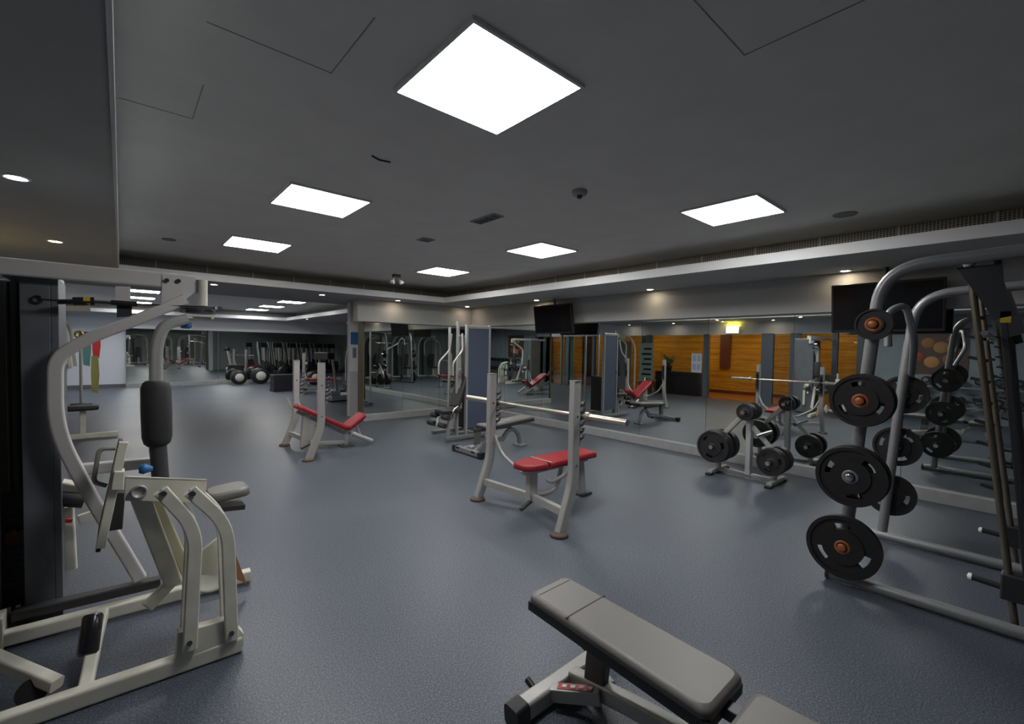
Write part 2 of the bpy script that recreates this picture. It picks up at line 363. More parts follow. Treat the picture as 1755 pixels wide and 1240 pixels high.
for k, (y0, y1) in enumerate(((2.74, 3.15), (3.27, 4.0), (4.25, 4.68), (6.72, 8.60), (8.80, 9.9), (10.05, 11.1), (11.22, 12.45), (12.6, 13.7), (13.82, 15.0), (15.15, 16.4))):
    struct('window_%d' % (1+k), MB().box(XL-.035, XL-.025, y0, y1, .0, 2.03), M_['glass'])
struct('trim_15', MB().box(-3.7, -3.64, 6.75, 7.1, .9, 2.1).box(-3.7, -3.66, 5.0, 7.6, .0, .12), M_['brown'])
for k, (y0, y1, c) in enumerate(((8.9, 9.35, 'teal'), (10.2, 10.6, 'teal'), (11.6, 12.2, 'brown'), (12.7, 13.2, 'teal'), (14.2, 14.8, 'post'), (15.3, 15.8, 'teal'))):
    struct('trim_%d' % (50+k), MB().box(XL-.6, XL-.55, y0, y1, 0, 2.1), M_[c])
for y, w_ in ((3.6, 'behind the narrow windows'), (5.6, 'in the open doorway'), (7.5, 'over the dark counter'), (9.6, 'between the first teal panels'), (12.0, 'beside the brown panel'), (14.8, 'at the far end')):
    lp = thing('corridor_lamp', 'warm recessed lamp in the orange corridor ceiling ' + w_, 'lamp', (-2.7, y, ZS), 0, 'warm lamps in the corridor ceiling')
    MB().box(-.2, .2, -.2, .2, -.012, 0).build('lamp_panel', M_['warm'], lp)

# small things on the partition
ex = thing('exit_sign', 'glowing yellow-white sign box over the orange doorway', 'sign', (XL+.03, 5.82, 2.06))
MB().box(-.03, .03, -.19, .19, 0, .19).build('housing', M_['white'], ex); MB().box(.03, .036, -.18, .18, .01, .18).build('lit_face', M_['exit'], ex); MB().box(-.02, .02, -.17, .17, .19, .196).build('added_glow_strip', mat('added_yellow_glow', (.9, .8, .2), .5, emit=(1, .72, .06), estr=32), ex)  # emissive strip added on top of the sign to throw yellow onto the soffit
nb = thing('notice_board', 'pale notice board with blue sheets on the partition glass', 'notice board', (XL-.02, 6.95, .8))
MB().box(0, .02, -.17, .17, 0, .62).build('board', M_['wallw'], nb)
for dy, dz in ((-.08, .36), (.07, .36), (-.08, .08), (.07, .08)): MB().box(.02, .023, dy-.055, dy+.055, dz, dz+.2).build('sheet', mat('sheet', (.35, .45, .6), .6) if 'sheet' not in bpy.data.materials else bpy.data.materials['sheet'], nb)
cb = MB(); cb.box(XL-.75, XL-.12, 6.85, 8.5, 0, .78); tag(cb.build('counter', mat('counter_dark', (.05, .04, .045), .4), None, .01), 'dark reception counter behind the partition glass', 'counter')
pt = thing('potted_plant', 'leafy green potted plant standing on the dark counter', 'plant', (XL-.4, 8.15, .78))
MB().lathe((0, 0, 0), (0, 0, 1), [(0, 0), (0, .09), (.2, .13), (.2, .11), (.15, .0)], 16).build('pot', M_['black'], pt)
lv = MB()
for k in range(26):
    a = k*2.4; l = .3+.2*random.random(); e = .5+.8*random.random(); b_ = V((0, 0, .16)); c = b_+V((math.cos(a)*l*.5, math.sin(a)*l*.5, l*e*.8)); t_ = b_+V((math.cos(a)*l, math.sin(a)*l, l*e*.7))
    sd = V((-math.sin(a), math.cos(a), 0))*.035
    lv.add([b_-sd*.3, b_+sd*.3, c+sd, t_, c-sd], [(0, 1, 2, 4), (4, 2, 3)])
lv.build('foliage', M_['green'], pt)
bn = thing('banner', 'tall pale green banner with dark lettering bars by the partition', 'banner', (XL+.06, 8.75, .35))
MB().box(0, .012, -.28, .28, 0, 1.4).build('cloth', mat('banner_pale', (.25, .33, .30), .7), bn)
for k in range(7): MB().box(.012, .016, -.2, .1+.08*(k % 2), .08+k*.18, .15+k*.18).build('print', M_['black'], bn)
ps = thing('wall_poster', 'poster of warm orange and tan blurred figures on the pale wall', 'poster', (XL, 1.3, 1.05))
MB().box(0, .02, -.55, .55, 0, 1.05).build('sheet', mat('poster_ground', (.10, .06, .05), .5), ps)
for k, (dy, dz, r, c) in enumerate(((-.3, .8, .11, (.40, .13, .04)), (-.1, .62, .13, (.45, .26, .10)), (.12, .72, .12, (.42, .20, .08)), (.3, .4, .11, (.45, .10, .03)), (-.25, .35, .12, (.30, .12, .05)), (.05, .28, .13, (.55, .28, .10)), (.38, .82, .09, (.12, .16, .05)))):
    MB().lathe((.02, dy, dz), (1, 0, 0), [(0, r), (.004, r*.97), (.004, 0)], 20).build('printed_blot', mat('poster_ink', c, .6), ps)

# ================================================================== LAMPS AND CEILING THINGS
def panel(x, y, label):
    t = thing('ceiling_light', label, 'ceiling light', (x, y, ZC), 0, 'square light panels')
    MB().box(-.3, .3, -.3, .3, -.012, -.002).build('diffuser', M_['panel'], t)
    f = MB(); 
    for a in ((-.315, .315, -.315, -.3), (-.315, .315, .3, .315), (-.315, -.3, -.3, .3), (.3, .315, -.3, .3)): f.box(*a, -.016, 0)
    f.build('frame', M_['trim'], t); return t
for x, y, l in ((1.28, 1.66, 'largest and nearest square light panel, at the top centre'), (3.93, 1.66, 'square light panel on the right, nearest the long vent'), (1.26, 3.9, 'bright light panel left of centre, second in its row'),
                (3.87, 3.9, 'diamond-looking light panel above the hung television'), (1.24, 6.1, 'light panel at the left above the fly machine, third in its row'), (3.86, 6.1, 'small far light panel near the coffer corner'),
                (3.62, 13.6, 'first light panel of the right row in the far bay'), (3.6, 15.7, 'middle light panel of the right row in the far bay'), (3.58, 17.6, 'last light panel of the right row in the far bay'),
                (.40, 13.6, 'first light panel of the left row in the far bay'), (.40, 15.7, 'middle light panel of the left row in the far bay'), (.40, 17.6, 'last light panel of the left row in the far bay')):
    panel(x, y, l)
def downlight(x, y, label, cool=False, z=ZS):
    t = thing('downlight', label, 'downlight', (x, y, z), 0, 'round recessed downlights')
    MB().lathe((0, 0, 0), (0, 0, -1), [(0, .062), (.006, .060), (.006, .045), (0, .043)], 20).build('rim', M_['trim'], t)
    MB().lathe((0, 0, -.001), (0, 0, -1), [(0, .043), (.002, .04), (.002, 0)], 16).build('lamp', M_['downw' if cool else 'down'], t)
for x, y, l, c in ((6.0-.05, 1.29, 'warm downlight above the large television at the right', 0), (5.9, 3.65, 'warm downlight above the row of mirrors at the right', 0), (5.85, 6.0, 'warm downlight just above the small television', 0), (5.78, 8.12, 'downlight in the coffer corner', 0),
                   (4.12, 8.15, 'downlight over the left end of the back wall', 0), (2.72, 8.3, 'warm downlight left of the poster pillar top', 0), (1.08, 8.2, 'warm downlight behind the fly machine top', 0),
                   (-.44, 5.80, 'small downlight in the left soffit with yellow light round it', 0), (-.43, 3.70, 'larger cool white downlight in the left soffit', 1), (4.9, 16.5, 'far bay downlight beside the white trim', 0)):
    downlight(x, y, l, c)
# yellow lit cove strip on the left soffit
sd = thing('smoke_detector', 'round white smoke detector on the ceiling right of centre', 'smoke detector', (2.63, 2.25, ZC))
MB().lathe((0, 0, 0), (0, 0, -1), [(0, .06), (.02, .058), (.035, .045), (.035, 0)], 20).build('housing', mat('aged_plastic', (.33, .33, .32), .6), sd)
MB().lathe((0, 0, -.035), (0, 0, -1), [(0, .022), (.02, .018), (.02, 0)], 12).build('sensor', M_['dgrey'], sd)
def vent(x, y, a, b, lab, ang=0):
    t = thing('ceiling_vent', lab, 'vent', (x, y, ZC), ang, 'small vents in the main ceiling')
    MB().box(-a, a, -b, b, -.006, 0).build('backing', M_['dgrey'], t)
    f = MB().box(-a-.015, a+.015, -b-.015, -b, -.01, 0).box(-a-.015, a+.015, b, b+.015, -.01, 0).box(-a-.015, -a, -b, b, -.01, 0).box(a, a+.015, -b, b, -.01, 0)
    for k in range(3): yy = -b+(k+1)*b/2; f.box(-a, a, yy-.006, yy+.006, -.009, 0)
    f.build('slats', mat('vent_grey', (.3, .3, .3), .6) if 'vent_grey' not in bpy.data.materials else bpy.data.materials['vent_grey'], t)
vent(2.57, 3.32, .05, .16, 'slotted ceiling vent in the middle of the ceiling'); vent(2.58, 4.44, .06, .06, 'small square ceiling vent between two light panels')
def disc(x, y, r, lab):
    t = MB().lathe((0, 0, 0), (0, 0, -1), [(0, r), (.008, r*.95), (.008, r*.8), (.004, r*.75), (.004, 0)], 24).build('ceiling_speaker', mat('speaker_grey', (.22, .22, .22), .7) if 'speaker_grey' not in bpy.data.materials else bpy.data.materials['speaker_grey'])
    t.location = (x, y, ZC); tag(t, lab, 'speaker', 'round ceiling speakers')
disc(4.71, 1.04, .09, 'faint round speaker right of the right light panel'); disc(.43, 6.58, .07, 'faint round speaker left of the left far light panel')
cv = MB().tube([(1.2, 2.74, ZC-.003), (1.26, 2.765, ZC-.004), (1.33, 2.75, ZC-.003)], .006, 6).build('loose_wire', M_['black']); tag(cv, 'short curved dark wire stub under the ceiling', 'wire')
em = thing('emergency_light', 'twin-headed white emergency spotlight near the coffer corner', 'emergency light', (3.48, 6.94, ZC))
MB().box(-.06, .06, -.04, .04, -.05, 0).build('housing', M_['dgrey'], em, .005)
for s_ in (-1, 1):
    MB().tube([(s_*.03, 0, -.04), (s_*.06, 0, -.09)], .009, 8).build('arm', M_['white'], em)
    MB().lathe((s_*.06, 0, -.09), (s_*.4, -.4, -.8), [(0, 0), (0, .02), (.07, .045), (.07, 0)], 16).build('lamp_head', mat('lamp_white', (.85, .85, .85), .4), em)
def hatch(x0, x1, y0, y1, k):
    f = MB(); t = .004
    f.box(x0, x1, y1-t, y1, ZC-.002, ZC); f.box(x1-t, x1, y0, y1-t, ZC-.002, ZC); pass
    struct('trim_%d' % k, f, mat('hatch_gap', (.30, .30, .29), .8) if 'hatch_gap' not in bpy.data.materials else bpy.data.materials['hatch_gap'])
for x, y, l in ((-1.25, 4.6, 'added soffit downlight over the window bay beside the doorway'), (-1.25, 6.0, 'added soffit downlight just in front of the glowing sign box'), (-1.25, 7.6, 'added soffit downlight in front of the notice board window'), (-1.25, 9.3, 'added soffit downlight over the cream machine by the partition')):  # extra downlights added to brighten the wall band over the partition
    downlight(x, y, l)
hatch(-.0, .30, 2.55, 2.97, 20); hatch(.25, .71, 1.60, 2.05, 21); hatch(1.45, 1.91, .32, .78, 22)

def tv(label, x, yc, wd, zc, tilt):
    t = thing('television', label, 'television', (x, yc, zc))
    t.rotation_euler = (0, tilt, 0); h = wd*.57
    MB().box(-.02, .04, -wd/2, wd/2, -h/2, h/2).build('casing', M_['black'], t, .006)
    MB().box(-.023, -.019, -wd/2+.02, wd/2-.02, -h/2+.03, h/2-.02).build('screen', M_['screen'], t)
    MB().bar((.04, 0, .0), (.12, 0, .03), .12, .12).build('mount', M_['dgrey'], t)
    return t
t1 = tv('small black television hung high in front of the mirrors, left of centre', 5.86, 5.58, .92, 2.03, math.radians(-8))
MB().cyl((.08, 0, .04), (.08, 0, .38), .018).build('ceiling_pole', M_['dgrey'], t1)
t2 = tv('large black television hung behind the plate loaded rack', 5.86, .93, .90, 1.98, math.radians(-8))
MB().cyl((.08, 0, .04), (.08, 0, .40), .018).build('ceiling_pole', M_['dgrey'], t2)

# ================================================================== FREE WEIGHTS
def grip_plate(name, label, cat, r, th, loc, rotz=0, group=None, n=3, hub=None, a0=0.5, ring=None):
    """Olympic plate lying with its axis along local X, centre at the origin, three grip slots cut through."""
    radii = [.0262, .044, r*.56, r*.74, r*.88, r]; hs = [th*.5, th*.5, th*.26, th*.26, th*.5]   # half thickness of each ring
    seg = 48; vs = []; fs = []; mb = MB()
    def cut(i, j): return i == 2 and r > .10 and ((j*n/seg) % 1) < .26
    def P(rr, j, h): a = 2*PI*j/seg+a0; return (h, math.cos(a)*rr, math.sin(a)*rr)
    for i in range(5):
        for j in range(seg):
            if cut(i, j): continue
            h = hs[i]; r0, r1 = radii[i], radii[i+1]; 
            for s_ in (-1, 1):
                q = [P(r0, j, s_*h), P(r1, j, s_*h), P(r1, j+1, s_*h), P(r0, j+1, s_*h)]
                mb.add(q if s_ > 0 else q[::-1], [(0, 1, 2, 3)])
            for rr, ni in ((r0, i-1), (r1, i+1)):
                nh = 0 if (ni < 0 or ni > 4 or cut(ni, j)) else hs[ni]
                if nh < h:
                    for a_, b_ in ((-h, -nh), (nh, h)): mb.add([P(rr, j, a_), P(rr, j+1, a_), P(rr, j+1, b_), P(rr, j, b_)], [(0, 1, 2, 3)])
            for jj, e in ((j-1, j), (j+1, j+1)):
                if cut(i, jj % seg): mb.add([P(r0, e, -h), P(r1, e, -h), P(r1, e, h), P(r0, e, h)], [(0, 1, 2, 3)])
    t = thing(name, label, cat, loc, rotz, group)
    mb.build('disc', M_['rubber'], t)
    hb = MB()
    for s_ in (-1, 1):
        hb.lathe((s_*th*.5, 0, 0), (s_, 0, 0), [(0, .028), (.002, .028), (.002, .042), (0, .043)], 24)
    hb.build('hub_ring', hub or M_['dgrey'], t)
    return t

def barbell(label, x, y0, y1, z, group=None):
    """bar along Y from y0 to y1"""
    t = thing('barbell', label, 'barbell', (x, (y0+y1)/2, z), 0, group); L = (y1-y0)/2; s = L-.37*L/1.02
    MB().cyl((0, -s, 0), (0, s, 0), .0145, 16).build('bar', M_['steel'], t)
    for q in (-1, 1):
        sl = MB().cyl((0, q*s, 0), (0, q*L, 0), .026, 20).build('sleeve', M_['steel'], t)
        MB().cyl((0, q*(s-.02), 0), (0, q*(s+.015), 0), .038, 20).build('collar', M_['steel'], sl)
    return t

def pad_mb(x0, x1, w0, w1, z, th, r=.05):
    """rounded cushion outline in plan, axis along X, extruded in z with a soft top edge"""
    pts = []
    for cx, cy, a0, ww in ((x1-r, w1/2-r, 0, 0), (x0+r, w0/2-r, 90, 0), (x0+r, -w0/2+r, 180, 0), (x1-r, -w1/2+r, 270, 0)):
        for k in range(6): a = math.radians(a0+18*k); pts.append((cx+r*math.cos(a), cy+r*math.sin(a)))
    cx = (x0+x1)/2; n = len(pts); rings = []
    for zz, s_ in ((0, .012), (.004, 0), (th-.016, 0), (th-.006, .006), (th, .018)):
        rings.append([(p[0]-(s_ if p[0] > cx else -s_), p[1]-(s_ if p[1] > 0 else -s_), z+zz) for p in pts])
    mb = MB(); vs = [p for q in rings for p in q]
    mb.add(vs, [(i*n+j, i*n+(j+1) % n, (i+1)*n+(j+1) % n, (i+1)*n+j) for i in range(4) for j in range(n)], True)
    mb.add(rings[0], [tuple(range(n-1, -1, -1))]); mb.add(rings[-1], [tuple(range(n))]); return mb

def xform(o, p, ry=0):
    o.location = p; o.rotation_euler = (0, ry, 0); return o

# ------------------------------------------------ olympic benches
def olympic(label, loc, rotz, sc, incline, barb):
    t = thing('olympic_bench', label, 'weight bench', loc, rotz, 'olympic benches with red pads'); t.scale = (sc, sc, sc)
    m = M_['silver']; HY = .545
    for q in (-1, 1):
        y = q*HY
        u = MB().sweep(fillet([(.0, y, .02), (.055, y, .17), (.15, y, .42), (.145, y, .7), (.15, y, 1.235)], .16, 6), rrect(.085, .062, .012), (0, 1, 0)).build('upright', m, t)
        MB().lathe((-.01, y, 0), (0, 0, 1), [(0, 0), (0, .075), (.022, .07), (.03, .05), (.03, 0)], 20).build('foot', mat('brown_rubber_foot', (.10, .065, .05), .6) if 'brown_rubber_foot' not in bpy.data.materials else bpy.data.materials['brown_rubber_foot'], u)
        MB().box(.11, .19, y-.036, y+.036, 1.235, 1.243).build('end_cap', M_['grey'], u)
        rk = MB()
        for k in range(6):
            z = .74+k*.055; x = .19
            rk.prism([(x, y-.02, z), (x+.055, y-.02, z+.018), (x+.07, y-.02, z+.05), (x+.055, y-.02, z+.05), (x+.045, y-.02, z+.03), (x, y-.02, z+.03)], (0, .04, 0))
        rk.box(.182, .196, y-.024, y+.024, .70, 1.10).build('bar_rack', M_['dgrey'], t, .002)
        MB().bar((.19, y, .70), (.235, y, .78), .026, .02).build('catch_hook', M_['silver'], t)
        MB().tube(fillet([(.17, y-q*.03, .62), (.20, y-q*.10, .45), (.26, y-q*.34, .30), (.30, y-q*.44, .29)], .16, 6), .016).build('curved_brace', m, t)
        MB().bar((.06, y-q*.02, .17), (.2, q*.03, .13), .05, .06).build('cross_strut', m, t)
        b = MB()
        for z in (.55, .95): b.cyl((.145, y-.036, z), (.145, y+.036, z), .011, 10)
        b.build('bolt', M_['chrome'], u)
    MB().box(.15, .25, -.032, .032, .08, .36).build('centre_post', m, t, .008)
    MB().cyl((.05, -.02, .05), (.17, -.02, .10), .02).build('leveller', M_['dgrey'], t)
    if not incline:
        MB().bar((.10, 0, .372), (.98, 0, .372), .06, .05).build('spine', m, t, .006)
        MB().tube(fillet([(.24, 0, .14), (.42, 0, .12), (.55, 0, .16), (.60, 0, .36)], .12, 6), .024).build('lower_brace', m, t)
        MB().sweep([(.93, 0, .02), (.88, 0, .36)], rrect(.08, .05, .012), (0, 1, 0)).build('front_leg', m, t)
        MB().box(.86, 1.02, -.06, .06, 0, .025).build('front_foot', M_['dgrey'], t, .008)
        b = pad_mb(.04, .31, .24, .29, .40, .06, .07).build('head_pad', M_['red'], t)
        b = pad_mb(.31, 1.01, .29, .25, .40, .06, .03).build('back_pad', M_['red'], t)
        MB().box(.302, .318, -.13, .13, .456, .463).build('seam_strip', M_['seam'], b)
    else:
        # decline / incline: a back pad sloping down to the seat and a seat rising again
        A, B, C_ = V((-.02, 0, .61)), V((.66, 0, .235)), V((.955, 0, .43))
        MB().bar(A+V((.03, 0, -.05)), B+V((0, 0, -.045)), .06, .05).build('spine', M_['grey'], t, .006)
        for P, Q, nm, wd in ((A, B, 'back_pad', .27), (B+V((.02, 0, .0)), C_, 'seat_pad', .27)):
            d = Q-P; L = d.length; o = pad_mb(0, L-.01, wd, wd, 0, .065, .05).build(nm, M_['red'], t); o.location = P; o.rotation_euler = (0, -math.atan2(d.z, d.x), 0)
        MB().sweep([(.10, 0, .03), (.13, 0, .5)], rrect(.11, .07, .012), (0, 1, 0)).build('rear_post', M_['silver'], t)
        MB().bar((.2, 0, .10), (.66, 0, .06), .05, .05).build('base_rail', M_['silver'], t, .006)
        MB().sweep([(.68, 0, .01), (.67, 0, .2)], rrect(.06, .05, .012), (0, 1, 0)).build('front_leg', M_['silver'], t)
        MB().box(.60, .76, -.10, .10, 0, .022).build('front_foot', M_['dgrey'], t, .006)
        MB().cyl((.9, 0, .12), (.82, 0, .30), .018).build('leg_post', M_['silver'], t)
        for q in (-1, 1):
            MB().cyl((.70, q*.17, .21), (1.0, q*.17, .06), .03, 16).build('foot_roller_arm', M_['silver'], t)
        MB().cyl((.82, -.17, .15), (.82, .17, .15), .012).build('roller_axle', M_['silver'], t)
        MB().bar((-.02, .12, .58), (-.08, .14, .74), .02, .025).build('lock_lever', M_['silver'], t)
    return t
olympic('nearest flat bench, bright red pads, with a barbell racked across its silver uprights', (2.64, 2.935, 0), 0, 1.0, False, True)
barbell('long steel barbell racked across the nearest red flat bench', 2.855, 1.93, 3.98, .9505, 'barbells')
olympic('red incline bench with upturned seat and no bar, left of the poster pillar', (1.82, 6.59, 0), 0, 1.02, True, False)
olympic('distant red bench seen between the uprights of the red incline bench', (4.1, 14.6, 0), -.3, 1.0, False, True)
b3 = barbell('far barbell whose pale sleeve shows behind the red incline bench', 4.305, 13.51, 15.56, .9505, 'barbells'); b3.rotation_euler = (0, 0, -.3)

# ------------------------------------------------ adjustable benches
def adj_bench(label, loc, rotz, padA, padB, tiltA, tiltB, h, hue, sticker):
    t = thing('adjustable_bench', label, 'weight bench', loc, rotz, 'grey adjustable benches'); m = hue
    cf = MB().sweep([(0, -.27, .05), (0, .27, .05)], rrect(.07, .075, .014), (0, 0, 1)).build('cross_foot', m, t)
    for q in (-1, 1):
        MB().sweep([(0, q*.27, .05), (0, q*.335, .045)], rrect(.085, .09, .02), (0, 0, 1)).build('foot_cap', M_['black'], cf)
    k = MB()
    for y in (-.18, .18): k.cyl((-.035, y, .07), (-.075, y, .085), .014, 12)
    k.build('knob', M_['black'], cf)
    MB().sweep(fillet([(.03, 0, .07), (.35, 0, .13), (.62, 0, .16)], .1), rrect(.07, .06, .014), (0, 1, 0)).build('spine', m, t)
    MB().bar((.02, .13, .06), (.20, .03, .10), .05, .055).bar((.02, -.13, .06), (.20, -.03, .10), .05, .055).build('gusset', m, t, .005)
    if sticker:
        s = MB().bar((.045, -.116, .0945), (.17, -.047, .1225), .034, .003).build('sticker', M_['redl'], t); s['label'] = 'red and white sticker'
        l = MB()
        for i in range(4): f = .12+.25*i; l.bar((.045+.125*f, -.116+.069*f, .0965+.028*f), (.045+.125*(f+.14), -.116+.069*(f+.14), .0965+.028*(f+.14)), .017, .003)
        l.build('sticker_lettering', M_['whl'], s)
    MB().sweep([(.15, 0, .10), (.17, 0, h-.02)], rrect(.10, .045, .01), (0, 1, 0)).build('upright_plate', mat('bench_post_grey', (.09, .09, .088), .45) if 'bench_post_grey' not in bpy.data.materials else bpy.data.materials['bench_post_grey'], t)
    arch = []
    for i in range(9): a = PI*i/8; arch.append((.80-.17*math.cos(a), 0, .06+.21*math.sin(a)))
    arch = [(.62, 0, .12)] + arch[2:] + [(.985, 0, .03)]
    MB().sweep(arch, rrect(.06, .05, .012), (0, 1, 0), True).build('arch_leg', m, t)
    MB().box(.91, 1.06, -.09, .09, 0, .03).build('front_foot', m, t, .008)
    MB().cyl((.8, 0, .25), (.72, 0, h-.03), .022).build('seat_strut', m, t)
    MB().bar((.10, 0, h-.035), (.78, 0, h-.035), .05, .04).build('pad_rail', M_['dgrey'], t, .004)
    for nm, (x0, x1), tl, dz in (('back_pad', padA, tiltA, 0), ('seat_pad', padB, tiltB, 0)):
        L = x1-x0; split = L*.28
        o = pad_mb(0, L, .25, .27, .018, .040, .035).build(nm, M_['pad'], t); o.location = (x0, 0, h-.012-(.045 if nm == 'seat_pad' and hue == M_['silver'] else 0)); o.rotation_euler = (0, tl, 0)
        MB().add(*(lambda z=.02: ([(.004, -.122, -.02), (L-.004, -.132, -.02), (L-.004, .132, -.02), (.004, .122, -.02), (.004, -.122, z), (L-.004, -.132, z), (L-.004, .132, z), (.004, .122, z)], [(0, 3, 2, 1), (4, 5, 6, 7), (0, 1, 5, 4), (1, 2, 6, 5), (2, 3, 7, 6), (3, 0, 4, 7)]))()).build('shaded_side_board', M_['padside'], o)  # board coloured dark to paint in the shade along the pad's sides
        if nm == 'back_pad':
            MB().box(split-.003, split+.003, -.128, .128, .054, .0592).build('seam', M_['padside'], o)
            MB().box(.045, .050, -.10, .10, .054, .0587).build('stitch_line', M_['padside'], o)
    return t
adj_bench('nearest bench, grey padded, at the bottom centre with a red and white sticker', (1.475, 1.27, 0), -PI/2, (-.14, .68), (.72, 1.05), math.radians(1.5), 0, .37, M_['silver'], True)
adj_bench('small grey bench on the floor in front of the mirrors, behind the barbell', (3.63, 5.04, 0), 0, (.42, 1.16), (.22, .40), math.radians(-4), math.radians(3), .36, M_['grey'], False)

# ------------------------------------------------ plate tree
pt_ = thing('plate_tree', 'low silver tree rack carrying black weight plates by the mirror', 'plate rack', (5.58, 2.10, 0))
MB().sweep([(0, .34, .04), (0, -.32, .04)], rrect(.05, .05, .01), (0, 0, 1)).build('base_rail', M_['grey'], pt_)
for y in (.34, -.32):
    c = MB().sweep([(-.22, y, .035), (.22, y, .035)], rrect(.055, .05, .012), (0, 0, 1)).build('cross_foot', M_['silver'], pt_)
    for x in (-.22, .22): MB().box(x-.045, x+.045, y-.035, y+.035, 0, .03).build('foot_pad', M_['black'], c, .006)
MB().sweep([(0, -.02, .05), (0, -.02, .86)], rrect(.09, .06, .012), (0, 1, 0)).build('post', mat('pale_grey_post', (.36, .37, .38), .5), pt_)
MB().sweep([(0, .33, .42), (0, .0, .80)], rrect(.055, .05, .012), (1, 0, 0)).build('brace', M_['silver'], pt_)
MB().sweep([(0, .33, .06), (0, .33, .44)], rrect(.05, .05, .01), (1, 0, 0)).build('rear_post', M_['silver'], pt_)
MB().sweep([(0, -.30, .06), (0, -.30, .36), (0, -.05, .62)], rrect(.05, .05, .01), (1, 0, 0)).build('front_post', M_['silver'], pt_)
pegs = [(.33, .34, 'lower left'), (-.30, .27, 'lower right'), (-.02, .80, 'top'), (-.17, .55, 'middle')]
for y, z, n in pegs:
    MB().cyl((-.235, y, z), (.235, y, z), .024, 14).build('peg', M_['chrome'], pt_)
def on_tree(y, z, side, sizes, labs):
    x = .056
    for (r, th), lab in zip(sizes, labs):
        if r > .0: grip_plate('weight_plate', lab, 'weight plate', r, th, (pt_.location.x+side*(x+th/2), pt_.location.y+y, z), 0, 'plates on the low tree rack')
        x += th+.004
on_tree(.33, .34, -1, [(.20, .045), (.195, .042), (.19, .042)], ['large inner plate on the lower left peg of the low tree rack, room side', 'middle plate of the three on the lower left peg of the low tree rack', 'outermost large plate at the left end of the low tree rack'])
on_tree(-.30, .27, -1, [(.155, .04), (.15, .04)], ['inner medium plate on the lower right peg of the low tree rack', 'outer medium plate at the right end of the low tree rack'])
on_tree(-.02, .80, -1, [(.10, .035), (.10, .035), (.095, .03)], ['inner small plate on the top peg of the low tree rack', 'middle small plate on the top peg of the low tree rack', 'outermost small plate on the top peg of the low tree rack'])
on_tree(.33, .34, 1, [(.19, .042), (.19, .042)], ['large plate on the mirror side of the low tree rack, left peg', 'large plate nearest the mirror on the left peg of the low tree rack'])
on_tree(-.30, .27, 1, [(.15, .04), (.15, .04)], ['medium plate on the mirror side of the low tree rack, right peg', 'medium plate nearest the mirror on the right peg of the low tree rack'])
on_tree(-.02, .80, 1, [(.10, .035)], ['small plate on the mirror side of the low tree rack, top peg'])

# ------------------------------------------------ plate loaded rack (guided barbell machine) at the right
sm = thing('smith_machine', 'tall grey guided barbell rack holding plates on its left posts', 'smith machine', (4.1, .2, 0))
def smp(m_, nm, mb, bevel=0): return mb.build(nm, m_, sm, bevel)
def L3(p): return V(p)-V((4.1, .2, 0))
SX0, SX1 = 3.55, 4.62
for X, Y0, zt, yb, nm in ((SX0, .70, 2.05, .70, 'near'), (SX1, .62, 1.98, .66, 'far')):
    smp(M_['grey'], 'frame_tube', MB().tube([L3(p) for p in fillet([(X, yb+.03, .05), (X, yb-.05, 1.2), (X, yb-.12, zt-.02), (X, yb-.62, zt), (X, -.75, zt+.03)], .24, 10)], .036 if nm == 'near' else .033, 18))
    smp(M_['grey'], 'base_rail', MB().tube([L3((X-.02, .80, .04)), L3((X+.02, -.75, .04))], .035, 18))
    smp(M_['black'], 'rail_cap', MB().lathe(L3((X-.02, .795, .04)), (0, 1, 0), [(-.01, .037), (.012, .037), (.016, .0)], 18))
    gx = X+.07 if nm == 'near' else X+.03
    g = smp(mat('guide_steel_%s' % nm, (.22, .19, .15), .3, .8), 'guide_rod', MB().cyl(L3((gx, .21, zt-.02)), L3((gx, -.03, .05)), .016, 14))
    smp(M_['chrome'], 'rod_cap', MB().lathe(L3((gx, .21, zt-.03)), (0, 0, 1), [(-.02, .02), (.0, .034), (.02, .034), (.035, .0)], 14))
    smp(M_['dgrey'], 'rear_post', MB().bar(L3((gx, .10, zt-.02)), L3((gx, -.09, .05)), .03, .035, (1, 0, 0)), .004)
    sp_ = smp(M_['dgrey'], 'safety_stop', MB().cyl(L3((gx, .0, .235)), L3((gx, .14, .245)), .018, 12))
    MB().lathe(L3((gx, .14, .245)), (0, 1, .05), [(0, .02), (.014, .018), (.02, 0)], 12).build('white_tip', M_['whl'], sp_)
    smp(M_['dgrey'], 'stop_block', MB().box(*[c-o for c, o in zip((gx-.04, gx+.04), (4.1, 4.1))], -.29, -.17, .18, .32), .008)
    for k in range(9): z = .75+k*.12; y = .02+z*.10; smp(M_['dgrey'], 'hook', MB().bar(L3((gx+.05, y-.05, z)), L3((gx+.05, y+.03, z+.02)), .02, .018))
smp(M_['dgrey'], 'pulley_bracket', MB().prism([L3(p) for p in ((3.60, .26, 2.0), (3.60, .10, 1.70), (3.60, .02, 1.72), (3.60, .10, 2.0))], (.04, 0, 0)))
smp(M_['dgrey'], 'pulley_bracket', MB().prism([L3(p) for p in ((4.58, .22, 1.95), (4.58, .08, 1.62), (4.58, -.02, 1.66), (4.58, .06, 1.95))], (.04, 0, 0)))
smp(M_['grey'], 'top_crossbar', MB().tube([L3((SX0, -.35, 2.06)), L3((SX1, -.35, 1.99))], .03, 14))
smp(M_['grey'], 'rear_crossbar', MB().tube([L3((SX0, -.72, .05)), L3((SX1, -.72, .05))], .03, 14))
smp(M_['grey'], 'brace_loop', MB().tube([L3(p) for p in fillet([(SX0+.28, .58, 1.55), (SX0+.30, .60, 1.78), (SX0+.42, .52, 1.84), (SX0+.52, .48, 1.60), (SX1-.02, .55, 1.35)], .10, 6)], .022, 12))
